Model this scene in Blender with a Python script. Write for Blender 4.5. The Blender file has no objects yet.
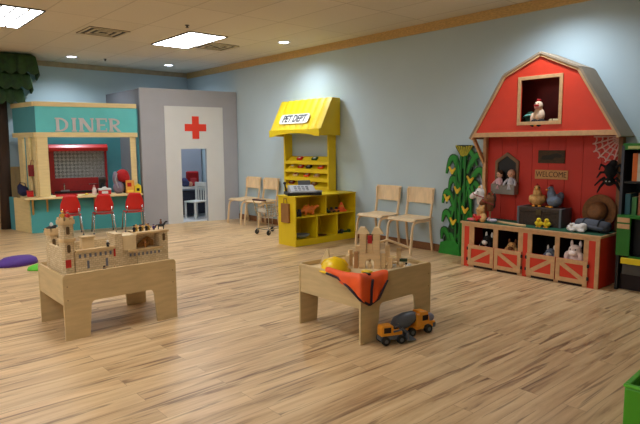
import bpy, bmesh, math, random
from mathutils import Vector, Matrix, Euler
random.seed(7)
SC = bpy.context.scene
COL = SC.collection
PI = math.pi
R = math.radians

# ------------------------------------------------------------------ camera
FPX, PITCH, ROLL, YAW = 557.0, 0.118, -0.007, 0.849
CAM = Vector((0, 0, 1.4))
_cy, _sy, _cp, _sp = math.cos(YAW), math.sin(YAW), math.cos(PITCH), math.sin(PITCH)
_F = Vector((-_sy*_cp, _cy*_cp, -_sp)); _R = Vector((_cy, _sy, 0)); _U = _R.cross(_F)
_R, _U = math.cos(ROLL)*_R + math.sin(ROLL)*_U, -math.sin(ROLL)*_R + math.cos(ROLL)*_U
def at(px, py, x=None, y=None, z=None):
    d = _F + _R*((px-320)/FPX) - _U*((py-212)/FPX)
    if x is not None: t = (x-CAM.x)/d.x
    elif y is not None: t = (y-CAM.y)/d.y
    else: t = (z-CAM.z)/d.z
    return CAM + d*t
cd = bpy.data.cameras.new('camera'); cam = bpy.data.objects.new('camera', cd); COL.objects.link(cam)
cd.sensor_fit = 'HORIZONTAL'; cd.sensor_width = 36; cd.lens = FPX/640*36; cd.clip_start = .05; cd.clip_end = 100
m = Matrix((_R, _U, -_F)).transposed().to_4x4(); m.translation = CAM
cam.matrix_world = m
SC.camera = cam

# ------------------------------------------------------------------ materials
def lin(c):
    out = []
    for v in c:
        v = v/255
        out.append(v/12.92 if v <= .04045 else ((v+.055)/1.055)**2.4)
    return (*out, 1)
MATS = {}
def M(name, rgb, rough=.55, var=.10, scale=18, metal=0, bump=0, spec=.5, stretch=None, rgb2=None, coat=0):
    if name in MATS: return MATS[name]
    mt = bpy.data.materials.new(name); mt.use_nodes = True
    nt = mt.node_tree; b = nt.nodes['Principled BSDF']
    b.inputs['Roughness'].default_value = rough; b.inputs['Metallic'].default_value = metal
    b.inputs['Specular IOR Level'].default_value = spec
    if coat: b.inputs['Coat Weight'].default_value = coat
    tc = nt.nodes.new('ShaderNodeTexCoord'); mp = nt.nodes.new('ShaderNodeMapping')
    nt.links.new(tc.outputs['Object'], mp.inputs['Vector'])
    if stretch: mp.inputs['Scale'].default_value = stretch
    nz = nt.nodes.new('ShaderNodeTexNoise'); nz.inputs['Scale'].default_value = scale; nz.inputs['Detail'].default_value = 4
    nt.links.new(mp.outputs['Vector'], nz.inputs['Vector'])
    rp = nt.nodes.new('ShaderNodeValToRGB'); c = lin(rgb)
    c2 = lin(rgb2) if rgb2 else tuple(min(1, v*(1+var)) for v in c[:3])+(1,)
    c1 = c if rgb2 else tuple(v*(1-var) for v in c[:3])+(1,)
    rp.color_ramp.elements[0].position = .32; rp.color_ramp.elements[1].position = .68
    rp.color_ramp.elements[0].color = c1; rp.color_ramp.elements[1].color = c2
    nt.links.new(nz.outputs['Fac'], rp.inputs['Fac']); nt.links.new(rp.outputs['Color'], b.inputs['Base Color'])
    if bump:
        bp = nt.nodes.new('ShaderNodeBump'); bp.inputs['Strength'].default_value = bump; bp.inputs['Distance'].default_value = .01
        nt.links.new(nz.outputs['Fac'], bp.inputs['Height']); nt.links.new(bp.outputs['Normal'], b.inputs['Normal'])
    MATS[name] = mt
    return mt
def emit(name, rgb, strength):
    mt = bpy.data.materials.new(name); mt.use_nodes = True; nt = mt.node_tree
    b = nt.nodes['Principled BSDF']; b.inputs['Base Color'].default_value = lin(rgb)
    b.inputs['Emission Color'].default_value = lin(rgb); b.inputs['Emission Strength'].default_value = strength
    MATS[name] = mt; return mt
def node(nt, kind, **k):
    n = nt.nodes.new(kind)
    for a, v in k.items(): setattr(n, a, v)
    return n

def floor_material():
    mt = bpy.data.materials.new('floor_planks'); mt.use_nodes = True; nt = mt.node_tree; L = nt.links.new
    b = nt.nodes['Principled BSDF']; b.inputs['Roughness'].default_value = .36; b.inputs['Specular IOR Level'].default_value = .42
    tc = node(nt, 'ShaderNodeTexCoord')
    rot = node(nt, 'ShaderNodeMapping'); rot.inputs['Rotation'].default_value = (0, 0, PI/2); L(tc.outputs['Object'], rot.inputs['Vector'])
    br = node(nt, 'ShaderNodeTexBrick'); br.offset = .37; br.inputs['Scale'].default_value = 1
    br.inputs['Brick Width'].default_value = 1.22; br.inputs['Row Height'].default_value = .13
    br.inputs['Mortar Size'].default_value = .0016; br.inputs['Color1'].default_value = (0, 0, 0, 1); br.inputs['Color2'].default_value = (1, 1, 1, 1)
    br.inputs['Mortar'].default_value = (.5, .5, .5, 1)
    L(rot.outputs['Vector'], br.inputs['Vector'])
    # plank id shifts the grain
    cmb = node(nt, 'ShaderNodeVectorMath', operation='MULTIPLY_ADD')
    L(br.outputs['Color'], cmb.inputs[0]); cmb.inputs[1].default_value = (7, 13, 5); L(tc.outputs['Object'], cmb.inputs[2])
    mp = node(nt, 'ShaderNodeMapping'); mp.inputs['Scale'].default_value = (11, .9, 1); L(cmb.outputs['Vector'], mp.inputs['Vector'])
    n1 = node(nt, 'ShaderNodeTexNoise'); n1.inputs['Scale'].default_value = 1.25; n1.inputs['Detail'].default_value = 6; n1.inputs['Roughness'].default_value = .62; n1.inputs['Distortion'].default_value = .5
    L(mp.outputs['Vector'], n1.inputs['Vector'])
    r1 = node(nt, 'ShaderNodeValToRGB'); e = r1.color_ramp.elements
    e[0].position = .27; e[0].color = lin((150, 114, 77)); e[1].position = .74; e[1].color = lin((233, 204, 158))
    x = r1.color_ramp.elements.new(.41); x.color = lin((202, 166, 121)); x = r1.color_ramp.elements.new(.56); x.color = lin((220, 187, 140))
    L(n1.outputs['Fac'], r1.inputs['Fac'])
    # short dark streaks
    mp2 = node(nt, 'ShaderNodeMapping'); mp2.inputs['Scale'].default_value = (13, .85, 1); L(cmb.outputs['Vector'], mp2.inputs['Vector'])
    n2 = node(nt, 'ShaderNodeTexNoise'); n2.inputs['Scale'].default_value = 1.5; n2.inputs['Detail'].default_value = 5; n2.inputs['Distortion'].default_value = .8
    L(mp2.outputs['Vector'], n2.inputs['Vector'])
    r2 = node(nt, 'ShaderNodeValToRGB'); r2.color_ramp.elements[0].position = .57; r2.color_ramp.elements[1].position = .67
    r2.color_ramp.elements[0].color = (0, 0, 0, 1); r2.color_ramp.elements[1].color = (.75, .75, .75, 1)
    L(n2.outputs['Fac'], r2.inputs['Fac'])
    mx = node(nt, 'ShaderNodeMixRGB'); L(r2.outputs['Color'], mx.inputs['Fac']); L(r1.outputs['Color'], mx.inputs['Color1']); mx.inputs['Color2'].default_value = lin((112, 74, 48))
    # plank to plank tone
    r3 = node(nt, 'ShaderNodeValToRGB'); r3.color_ramp.elements[0].color = (.91, .90, .88, 1); r3.color_ramp.elements[1].color = (1.03, 1.03, 1.02, 1)
    L(br.outputs['Color'], r3.inputs['Fac'])
    mu = node(nt, 'ShaderNodeMixRGB', blend_type='MULTIPLY'); mu.inputs['Fac'].default_value = 1
    L(mx.outputs['Color'], mu.inputs['Color1']); L(r3.outputs['Color'], mu.inputs['Color2'])
    mo = node(nt, 'ShaderNodeMixRGB'); L(br.outputs['Fac'], mo.inputs['Fac']); L(mu.outputs['Color'], mo.inputs['Color1']); mo.inputs['Color2'].default_value = lin((176, 142, 104))
    L(mo.outputs['Color'], b.inputs['Base Color'])
    return mt
def ceiling_material():
    mt = bpy.data.materials.new('ceiling_tiles'); mt.use_nodes = True; nt = mt.node_tree; L = nt.links.new
    b = nt.nodes['Principled BSDF']; b.inputs['Roughness'].default_value = .9
    tc = node(nt, 'ShaderNodeTexCoord'); mp = node(nt, 'ShaderNodeMapping'); L(tc.outputs['Object'], mp.inputs['Vector'])
    mp.inputs['Location'].default_value = (8.27, -3.86, 0)
    br = node(nt, 'ShaderNodeTexBrick'); br.offset = 0; br.inputs['Scale'].default_value = 1
    br.inputs['Brick Width'].default_value = 1.22; br.inputs['Row Height'].default_value = .61; br.inputs['Mortar Size'].default_value = .008
    br.inputs['Color1'].default_value = lin((216, 205, 186)); br.inputs['Color2'].default_value = lin((209, 198, 178)); br.inputs['Mortar'].default_value = lin((186, 174, 152))
    L(mp.outputs['Vector'], br.inputs['Vector'])
    nz = node(nt, 'ShaderNodeTexNoise'); nz.inputs['Scale'].default_value = 90; L(tc.outputs['Object'], nz.inputs['Vector'])
    mu = node(nt, 'ShaderNodeMixRGB', blend_type='OVERLAY'); mu.inputs['Fac'].default_value = .12
    L(br.outputs['Color'], mu.inputs['Color1']); L(nz.outputs['Fac'], mu.inputs['Color2']); L(mu.outputs['Color'], b.inputs['Base Color'])
    return mt
def stone_material():
    mt = bpy.data.materials.new('printed_stone'); mt.use_nodes = True; nt = mt.node_tree; L = nt.links.new
    b = nt.nodes['Principled BSDF']; b.inputs['Roughness'].default_value = .6
    tc = node(nt, 'ShaderNodeTexCoord'); sx = node(nt, 'ShaderNodeSeparateXYZ'); L(tc.outputs['Object'], sx.inputs[0])
    ad = node(nt, 'ShaderNodeMath', operation='ADD'); L(sx.outputs['X'], ad.inputs[0]); L(sx.outputs['Y'], ad.inputs[1])
    cb = node(nt, 'ShaderNodeCombineXYZ'); L(ad.outputs[0], cb.inputs['X']); L(sx.outputs['Z'], cb.inputs['Y'])
    br = node(nt, 'ShaderNodeTexBrick'); br.inputs['Scale'].default_value = 1; br.inputs['Brick Width'].default_value = .03; br.inputs['Row Height'].default_value = .016
    br.inputs['Mortar Size'].default_value = .0012; br.inputs['Color1'].default_value = lin((228, 208, 168)); br.inputs['Color2'].default_value = lin((208, 182, 140)); br.inputs['Mortar'].default_value = lin((178, 152, 114))
    L(cb.outputs[0], br.inputs['Vector']); L(br.outputs['Color'], b.inputs['Base Color'])
    MATS['stone'] = mt; return mt
def diamond_material():
    mt = bpy.data.materials.new('diamond_plate'); mt.use_nodes = True; nt = mt.node_tree; L = nt.links.new
    b = nt.nodes['Principled BSDF']; b.inputs['Metallic'].default_value = .5; b.inputs['Roughness'].default_value = .45
    tc = node(nt, 'ShaderNodeTexCoord'); mp = node(nt, 'ShaderNodeMapping'); L(tc.outputs['Object'], mp.inputs['Vector'])
    mp.inputs['Rotation'].default_value = (0, R(45), 0); mp.inputs['Scale'].default_value = (22, 22, 22)
    ck = node(nt, 'ShaderNodeTexChecker'); ck.inputs['Scale'].default_value = 1
    ck.inputs['Color1'].default_value = lin((176, 180, 182)); ck.inputs['Color2'].default_value = lin((78, 82, 86))
    L(mp.outputs['Vector'], ck.inputs['Vector']); L(ck.outputs['Color'], b.inputs['Base Color'])
    MATS['diamond'] = mt; return mt

birch = M('birch_ply', (208, 181, 132), .5, .07, 6, stretch=(1, 1, 6))
birch_edge = M('birch_light', (232, 206, 158), .5, .06, 9)
blockwood = M('block_wood', (218, 184, 134), .5, .09, 12, stretch=(1, 1, 5))
beech = M('chair_beech', (230, 200, 156), .42, .08, 7, stretch=(4, 1, 1))
cream = M('cream_trim', (230, 206, 148), .5, .06, 5, stretch=(1, 1, 6))
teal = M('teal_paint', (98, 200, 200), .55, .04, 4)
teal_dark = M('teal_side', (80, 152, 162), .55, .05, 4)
red = M('red_barn_paint', (216, 56, 28), .5, .05, 5)
redp = M('red_plastic', (196, 24, 22), .35, .05, 5)
barnwood = M('barn_trim', (206, 160, 112), .5, .1, 8, stretch=(3, 3, 3))
yellow = M('yellow_paint', (226, 196, 10), .45, .04, 4)
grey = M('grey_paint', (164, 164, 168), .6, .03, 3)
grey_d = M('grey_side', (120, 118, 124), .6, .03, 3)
white = M('white_paint', (214, 214, 210), .5, .02, 4)
black = M('black', (18, 18, 20), .5, .1, 10)
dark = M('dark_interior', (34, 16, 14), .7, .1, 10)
chrome = M('chrome', (200, 200, 205), .22, .02, 5, metal=1)
steel = M('steel', (160, 164, 168), .35, .05, 8, metal=.8)
green = M('leaf_green', (30, 140, 40), .45, .12, 14)
green_d = M('leaf_dark', (12, 72, 26), .5, .12, 14)
green_p = M('green_plastic', (74, 158, 24), .4, .04, 6)
green_case = M('green_case', (30, 112, 22), .45, .05, 5)
canopy_g = M('canopy_green', (16, 46, 10), .7, .25, 12, rgb2=(34, 72, 18))
trunk_m = M('trunk_brown', (56, 38, 24), .8, .2, 10, stretch=(1, 1, .2), bump=.4)
corn_y = M('corn_yellow', (226, 190, 40), .5, .12, 30)
orange = M('orange_vest', (246, 92, 26), .6, .08, 10)
orange_t = M('orange_toy', (248, 162, 40), .4, .05, 8)
grey_toy = M('grey_toy', (92, 96, 102), .45, .06, 8)
stone = stone_material(); diamond = diamond_material()
purple = M('purple_foam', (74, 34, 130), .6, .06, 8)
lime = M('lime_foam', (92, 186, 34), .6, .06, 8)
straw = M('straw_hat', (132, 84, 44), .8, .2, 40, bump=.5)
plush_w = M('plush_white', (222, 214, 206), .95, .1, 60, bump=.5)
plush_t = M('plush_tan', (206, 158, 96), .95, .14, 60, bump=.5)
plush_b = M('plush_brown', (122, 76, 44), .95, .14, 60, bump=.5)
plush_g = M('plush_bluegrey', (110, 120, 138), .95, .14, 60, bump=.5)
plush_k = M('plush_black', (16, 15, 18), .95, .1, 60, bump=.3)
plush_y = M('plush_yellow', (240, 206, 40), .95, .08, 60, bump=.4)
pink = M('pink', (220, 150, 140), .8, .06, 20)
skin = M('doll_skin', (226, 176, 146), .7, .04, 20)
wicker = M('wicker_brown', (58, 42, 30), .75, .35, 45, bump=.8)

# ------------------------------------------------------------------ mesh builder
class MB:
    def __init__(s): s.bm = bmesh.new()
    def _xf(s, vs, mat):
        if mat is not None: bmesh.ops.transform(s.bm, matrix=mat, verts=vs)
    def box(s, x0, x1, y0, y1, z0, z1, mat=None):
        v = [s.bm.verts.new((x, y, z)) for z in (z0, z1) for y in (y0, y1) for x in (x0, x1)]
        for f in ((0,2,3,1),(4,5,7,6),(0,1,5,4),(2,6,7,3),(0,4,6,2),(1,3,7,5)): s.bm.faces.new([v[i] for i in f])
        s._xf(v, mat); return s
    def obox(s, c, size, rot=(0,0,0)):
        a, b, d = [q/2 for q in size]
        return s.box(-a, a, -b, b, -d, d, Matrix.Translation(c) @ Euler(rot).to_matrix().to_4x4())
    def prism(s, pts, ax, a0, a1, mat=None):
        def P(p, a): return {'x': (a, p[0], p[1]), 'y': (p[0], a, p[1]), 'z': (p[0], p[1], a)}[ax]
        lo = [s.bm.verts.new(P(p, a0)) for p in pts]; hi = [s.bm.verts.new(P(p, a1)) for p in pts]
        s.bm.faces.new(lo[::-1]); s.bm.faces.new(hi); n = len(pts)
        for i in range(n): s.bm.faces.new((lo[i], lo[(i+1) % n], hi[(i+1) % n], hi[i]))
        s._xf(lo+hi, mat); return s
    def plate(s, outer, holes, ax, a0, a1, mat=None):     # extruded polygon with holes
        def P(p, a): return {'x': (a, p[0], p[1]), 'y': (p[0], a, p[1]), 'z': (p[0], p[1], a)}[ax]
        loops = []; edges = []; allv = []
        for lp in [outer]+holes:
            v = [s.bm.verts.new(P(p, a0)) for p in lp]; loops.append(v); allv += v
            edges += [s.bm.edges.new((v[i], v[(i+1) % len(v)])) for i in range(len(v))]
        g = bmesh.ops.triangle_fill(s.bm, edges=edges, use_beauty=True)
        faces = [x for x in g['geom'] if isinstance(x, bmesh.types.BMFace)]
        up = {}
        for lp, v in zip([outer]+holes, loops):
            for p, q in zip(lp, v): up[q] = s.bm.verts.new(P(p, a1))
        for f in faces: s.bm.faces.new([up[q] for q in f.verts])
        for v in loops:
            n = len(v)
            for i in range(n): s.bm.faces.new((v[i], v[(i+1) % n], up[v[(i+1) % n]], up[v[i]]))
        s._xf(allv+list(up.values()), mat); return s
    def tube(s, path, r, n=8, closed=False, cap=True):
        P = [Vector(p) for p in path]; k = len(P); rings = []; up = None
        rr = r if isinstance(r, (list, tuple)) else [r]*k
        for i, p in enumerate(P):
            a = P[i-1] if (i or closed) else p; b = P[(i+1) % k] if (i < k-1 or closed) else p
            t = (b-a).normalized()
            if up is None: up = t.orthogonal().normalized()
            up = (up - t*up.dot(t)); up = up.normalized() if up.length > 1e-6 else t.orthogonal().normalized()
            w = t.cross(up)
            rings.append([s.bm.verts.new(p + (up*math.cos(2*PI*j/n) + w*math.sin(2*PI*j/n))*rr[i]) for j in range(n)])
        for i in range(k if closed else k-1):
            A, B = rings[i], rings[(i+1) % k]
            for j in range(n): s.bm.faces.new((A[j], A[(j+1) % n], B[(j+1) % n], B[j]))
        if cap and not closed: s.bm.faces.new(rings[0][::-1]); s.bm.faces.new(rings[-1])
        return s
    def lathe(s, prof, c=(0,0,0), n=20, mat=None, cap=True):
        rings = []; new = []
        for r, z in prof:
            ring = [s.bm.verts.new((c[0]+max(r, 1e-4)*math.cos(2*PI*j/n), c[1]+max(r, 1e-4)*math.sin(2*PI*j/n), c[2]+z)) for j in range(n)]
            rings.append(ring); new += ring
        for A, B in zip(rings, rings[1:]):
            for j in range(n): s.bm.faces.new((A[j], A[(j+1) % n], B[(j+1) % n], B[j]))
        if cap: s.bm.faces.new(rings[0][::-1]); s.bm.faces.new(rings[-1])
        s._xf(new, mat); return s
    def ball(s, c, r, rot=(0,0,0), u=14, v=10):
        r = (r, r, r) if isinstance(r, (int, float)) else r
        mt = Matrix.Translation(c) @ Euler(rot).to_matrix().to_4x4() @ Matrix.Diagonal((*r, 1))
        bmesh.ops.create_uvsphere(s.bm, u_segments=u, v_segments=v, radius=1, matrix=mt); return s
    def grid(s, rows):
        V = [[s.bm.verts.new(p) for p in r] for r in rows]
        for a, b in zip(V, V[1:]):
            for i in range(len(a)-1): s.bm.faces.new((a[i], a[i+1], b[i+1], b[i]))
        return s
    def build(s, name, mat, parent=None, bevel=0, smooth=False, loc=None, rot=None, subsurf=0, solid=0, remesh=0):
        bmesh.ops.recalc_face_normals(s.bm, faces=s.bm.faces)
        me = bpy.data.meshes.new(name); s.bm.to_mesh(me); s.bm.free()
        o = bpy.data.objects.new(name, me); COL.objects.link(o)
        me.materials.append(mat)
        if smooth or remesh:
            for p in me.polygons: p.use_smooth = True
        if parent: o.parent = parent
        if loc is not None: o.location = loc
        if rot is not None: o.rotation_euler = rot
        if remesh:
            md = o.modifiers.new('remesh', 'REMESH'); md.mode = 'VOXEL'; md.voxel_size = remesh; md.use_smooth_shade = True
            sm = o.modifiers.new('soft', 'SMOOTH'); sm.factor = .5; sm.iterations = 4
        if subsurf:
            md = o.modifiers.new('sub', 'SUBSURF'); md.levels = md.render_levels = subsurf
        if solid:
            md = o.modifiers.new('solid', 'SOLIDIFY'); md.thickness = solid
        if bevel:
            md = o.modifiers.new('bevel', 'BEVEL'); md.width = bevel; md.segments = 2; md.limit_method = 'ANGLE'; md.angle_limit = R(40)
        return o
def thing(name, label, cat, loc=(0,0,0), rz=0, group=None):
    o = bpy.data.objects.new(name, None); COL.objects.link(o); o.empty_display_size = .1
    o.location = loc; o.rotation_euler = (0, 0, rz); o['label'] = label; o['category'] = cat
    if group: o['group'] = group
    return o
def tag(o, label, cat, group=None):
    o['label'] = label; o['category'] = cat
    if group: o['group'] = group
    return o
def struct(o): o['kind'] = 'structure'; return o
def copy_tree(o, parent=None):
    c = o.copy(); COL.objects.link(c)
    if parent: c.parent = parent
    for ch in list(o.children): copy_tree(ch, c)
    return c
def text_mesh(name, txt, size, mat, parent, loc, rot, ext=.002, align='CENTER', shear=0, sx=1, off=0):
    cu = bpy.data.curves.new(name, 'FONT'); cu.body = txt; cu.size = size; cu.extrude = ext; cu.align_x = align; cu.offset = off; cu.align_y = 'CENTER'; cu.shear = shear
    t = bpy.data.objects.new(name+'_curve', cu); COL.objects.link(t)
    dg = bpy.context.evaluated_depsgraph_get(); me = bpy.data.meshes.new_from_object(t.evaluated_get(dg))
    bpy.data.objects.remove(t); me.materials.clear(); me.materials.append(mat); me.name = name
    o = bpy.data.objects.new(name, me); COL.objects.link(o); o.parent = parent; o.location = loc; o.rotation_euler = rot; o.scale = (sx, 1, 1)
    return o
def rrect(x0, x1, z0, z1, r, n=4):
    P = []
    for cx, cz, a in ((x1-r, z0+r, -90), (x1-r, z1-r, 0), (x0+r, z1-r, 90), (x0+r, z0+r, 180)):
        for i in range(n+1):
            t = R(a+90*i/n); P.append((cx+r*math.cos(t), cz+r*math.sin(t)))
    return P

# ------------------------------------------------------------------ room shell
XB, YA, H = -11.1, 5.98, 2.97
XF, YL = 3.6, -4.4
wall_blue = M('wall_blue', (182, 200, 207), .8, .02, 2)
trim_wood = M('trim_wood', (204, 168, 108), .55, .16, 10, stretch=(3, 3, 8))
base_wood = M('baseboard_wood', (126, 82, 46), .5, .14, 12, stretch=(3, 3, 8))
struct(MB().box(XB-.1, XF+.1, YL-.1, YA+.1, -.1, 0).build('floor', floor_material()))
struct(MB().box(XB-.1, XF+.1, YL-.1, YA+.1, H, H+.1).build('ceiling', ceiling_material()))
struct(MB().box(XB-.1, XF+.1, YA, YA+.1, 0, H).build('wall_right', wall_blue))
struct(MB().box(XB-.1, XB, YL, YA, 0, H).build('wall_back', wall_blue))
struct(MB().box(XB-.1, XF+.1, YL-.1, YL, 0, H).build('wall_left', wall_blue))
struct(MB().box(XF, XF+.1, YL, YA, 0, H).build('wall_front', wall_blue))
struct(MB().box(XB+.02, XF, YA-.02, YA, H-.115, H).build('trim_1', trim_wood))
struct(MB().box(XB, XB+.02, YL, YA, H-.09, H).build('trim_2', M('trim_tan', (176, 156, 124), .6, .1, 10)))
struct(MB().box(XB+.015, XF, YA-.014, YA, 0, .10).build('baseboard_right', base_wood, bevel=.003))
struct(MB().box(XB, XB+.014, 2.9, YA-.02, 0, .10).build('baseboard_back', base_wood, bevel=.003))
# pale wood wainscot on the back wall left of the tree
w = MB()
for i in range(9): w.box(XB, XB+.03, .9+i*.2, .9+i*.2+.195, 0, 1.02)
w.box(XB, XB+.04, .9, 2.7, 1.02, 1.07)
struct(w.build('trim_3', M('wainscot', (196, 164, 112), .5, .1, 6, stretch=(3, 3, .6)), bevel=.003))

# ------------------------------------------------------------------ lights
LIT = emit('lamp_diffuser', (249, 251, 255), 22)
def troffer(x0, y0, label):
    t = thing('ceiling_light', label, 'ceiling light', (x0+.61, y0+.305, H), group='ceiling troffers')
    f = MB()
    for b in ((-.61, .61, -.305, -.285), (-.61, .61, .285, .305), (-.61, -.59, -.285, .285), (.59, .61, -.285, .285)): f.box(*b, -.014, 0)
    f.build('frame', M('lamp_frame', (40, 36, 32), .5), t)
    d = MB().box(-.59, .59, -.285, .285, -.010, -.004); d.build('diffuser', LIT, t)
    g = MB()
    for i in range(1, 4): g.box(-.59+i*.295-.014, -.59+i*.295+.014, -.285, .285, -.0115, -.0102)
    for i in range(1, 4): g.box(-.59, .59, -.285+i*.1425-.013, -.285+i*.1425+.013, -.0117, -.0102)
    g.build('louvre', M('louvre', (120, 116, 110), .5), t)
    return t
TX = [-8.27, -4.61, -0.95]
LB = {(-8.27, 3.86): 'fluorescent ceiling light above the clinic booth, beside a vent', (-8.27, 1.42): 'fluorescent ceiling light cut by the upper left corner of the photo'}
for x0 in TX:
    for y0 in (3.86, 1.42, -1.02, -3.46):
        if (x0 > -5 and y0 > 3) or (x0 > -2 and y0 > 0): continue
        troffer(x0, y0, LB.get((x0, y0), 'fluorescent ceiling light outside the photo over the play floor'))
def can(x, y, label, e=150):
    t = thing('recessed_light', label, 'recessed light', (x, y, H), group='recessed ceiling lights')
    MB().lathe([(.075, 0), (.105, 0), (.105, -.008), (.078, -.008), (.075, -.001)], n=24, cap=False).build('ring', white, t, smooth=False)
    MB().lathe([(.001, -.003), (.074, -.003), (.074, -.006), (.001, -.006)], n=24).build('lens', CANM, t)
    l = bpy.data.lights.new('downlight', 'SPOT'); l.energy = e; l.spot_size = R(150); l.spot_blend = 1; l.color = (.80, .90, 1); l.shadow_soft_size = .07
    lo = bpy.data.objects.new('downlight', l); COL.objects.link(lo); lo.parent = t; lo.location = (0, 0, -.02)
CANM = emit('can_lens', (235, 242, 255), 9)
can(-10.27, 3.33, 'round recessed ceiling light above the diner booth')
can(-10.17, 5.09, 'round recessed ceiling light above the clinic booth near the corner')
can(-6.88, 5.35, 'round recessed ceiling light near the right wall above the market stand', 140)
can(-2.75, 5.35, 'round recessed ceiling light outside the photo above the barn', 140)
def vent(x, y, label):
    t = thing('air_vent', label, 'air vent', (x, y, H), group='ceiling air vents')
    MB().box(-.27, .27, -.27, .27, -.006, 0).build('backing', M('vent_dark', (52, 46, 38), .7), t)
    for k, (ro, ri) in enumerate(((.27, .24), (.185, .15), (.095, .06))):
        f = MB(); z0, z1 = -.014, -.006
        if ri: f.box(-ro, ro, -ro, -ri, z0, z1).box(-ro, ro, ri, ro, z0, z1).box(-ro, -ri, -ri, ri, z0, z1).box(ri, ro, -ri, ri, z0, z1)
        else: f.box(-ro, ro, -ro, ro, z0, z1)
        f.build('frame' if k == 0 else 'louvre', M('vent_tan', (196, 180, 150), .6), t)
vent(-7.85, 2.98, 'square air vent in the ceiling left of the troffer')
vent(-7.85, 4.74, 'square air vent in the ceiling partly behind the clinic side troffer')
for (x, y, lb) in ((-6.73, 3.65, 'small dark sprinkler head in front of the ceiling troffer'), (-10.19, 3.88, 'small dark sprinkler head in the ceiling between two recessed lights')):
    t = thing('sprinkler', lb, 'sprinkler', (x, y, H))
    MB().lathe([(.03, 0), (.03, -.006), (.012, -.01), (.012, -.03)], n=14).build('body', M('sprinkler_dark', (60, 50, 40), .5), t)
    MB().lathe([(.022, -.03), (.022, -.034)], n=14).build('deflector', MATS['sprinkler_dark'], t)
# ------------------------------------------------------------------ play tables
def play_table(x0, x1, y0, y1, label, top=.49):
    t = thing('play_table', label, 'table', ((x0+x1)/2, (y0+y1)/2, 0), group='birch play tables')
    hx, hy = (x1-x0)/2, (y1-y0)/2
    def panel():
        P = [(-hy, 0), (-hy+.175, 0)]
        a0, a1, zt, r = -hy+.195, hy-.195, .268, .035
        for i in range(5): q = R(180-90*i/4); P.append((a0+r+r*math.cos(q), zt-r+r*math.sin(q)))
        for i in range(5): q = R(90-90*i/4); P.append((a1-r+r*math.cos(q), zt-r+r*math.sin(q)))
        P += [(hy-.175, 0), (hy, 0)]; r = .03
        for i in range(5): q = R(90*i/4); P.append((hy-r+r*math.cos(q), top-r+r*math.sin(q)))
        for i in range(5): q = R(90+90*i/4); P.append((-hy+r+r*math.cos(q), top-r+r*math.sin(q)))
        return P
    MB().prism(panel(), 'x', -hx, -hx+.018).build('side_panel', birch, t, bevel=.002)
    MB().prism(panel(), 'x', hx-.018, hx).build('side_panel', birch, t, bevel=.002)
    MB().box(-hx+.018, hx-.018, -hy+.004, -hy+.022, .26, top-.006).build('end_apron', birch, t, bevel=.002)
    MB().box(-hx+.018, hx-.018, hy-.022, hy-.004, .26, top-.006).build('end_apron', birch, t, bevel=.002)
    MB().box(-hx+.018, hx-.018, -hy+.022, hy-.022, .437, .455).build('tabletop', birch_edge, t)
    for yy in (-hy+.03, hy-.03):
        for zz in (.30, .40):
            MB().lathe([(.005, 0), (.005, .0015)], n=10, mat=Matrix.Translation((hx-.0005, yy, zz)) @ Matrix.Rotation(R(90), 4, 'Y')).build('screw', M('screw', (150, 120, 84), .4), t)
    return t
play_table(-4.785, -4.16, 1.195, 2.078, 'birch play table carrying a toy castle, at the left of the play floor')
play_table(-3.345, -2.66, 2.715, 3.505, 'birch play table with block buildings and an orange vest over its corner')
ZT = .455

# ------------------------------------------------------------------ toy castle
c = thing('toy_castle', 'wooden toy castle printed with stone blocks, on the left play table', 'toy castle', (-4.48, 1.635, ZT))
def W(*b): return (b[0]+4.5, b[1]+4.5, b[2]-1.62, b[3]-1.62, b[4]-ZT, b[5]-ZT)
woodp = M('castle_wood', (212, 180, 130), .55, .08, 14)
win_m = M('castle_window', (96, 70, 40), .6); bannr = M('banner_red', (190, 34, 26), .6)
def castle_tower(xc, yc, h, z_top, mid=None):
    o = MB().prism([(xc+4.5+h*a, yc-1.62+h*b) for a, b in ((.6,-1),(1,-.6),(1,.6),(.6,1),(-.6,1),(-1,.6),(-1,-.6),(-.6,-1))], 'z', 0, z_top-ZT).build('tower', stone, c)
    def ring(h2, z0, z1, nm):
        MB().prism([(xc+4.5+h2*a, yc-1.62+h2*b) for a, b in ((.6,-1),(1,-.6),(1,.6),(.6,1),(-.6,1),(-1,.6),(-1,-.6),(-.6,-1))], 'z', z0-ZT, z1-ZT).build(nm, woodp, o)
    ring(h*1.22, z_top-.03, z_top, 'collar')
    if mid: ring(h*1.18, mid-.025, mid, 'collar')
    mb = MB(); h2 = h*1.22
    for a in range(8):
        q = R(22.5+45*a+22.5); mb.obox((xc+4.5+h2*.86*math.cos(q), yc-1.62+h2*.86*math.sin(q), z_top-ZT+.01), (.012, .026, .02), (0, 0, q))
    mb.build('battlement', woodp, o)
    for z in ([z_top-.075, z_top-.21] if mid else [z_top-.09]):
        MB().prism(rrect(yc-1.62-.012, yc-1.62+.012, z-ZT-.03, z-ZT+.03, .0115), 'x', xc+4.5+h-.002, xc+4.5+h+.002).build('window', win_m, o)
    return o
castle_tower(-4.295, 1.258, .046, .875, .74)
castle_tower(-4.66, 1.262, .042, .755)
castle_tower(-4.66, 1.99, .045, .70)
MB().box(*W(-4.66, -4.35, 1.225, 1.242, ZT, .66)).build('wall', stone, c)
MB().box(*W(-4.268, -4.25, 1.30, 1.60, ZT, .625)).build('wall', stone, c)
MB().box(*W(-4.71, -4.69, 1.30, 1.95, ZT, .64)).build('wall', stone, c)
MB().box(*W(-4.66, -4.42, 1.98, 1.998, ZT, .64)).build('wall', stone, c)
pb = MB(); pb.box(*W(-4.275, -4.243, 1.305, 1.595, .625, .645))
pb.build('parapet', woodp, c)
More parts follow.
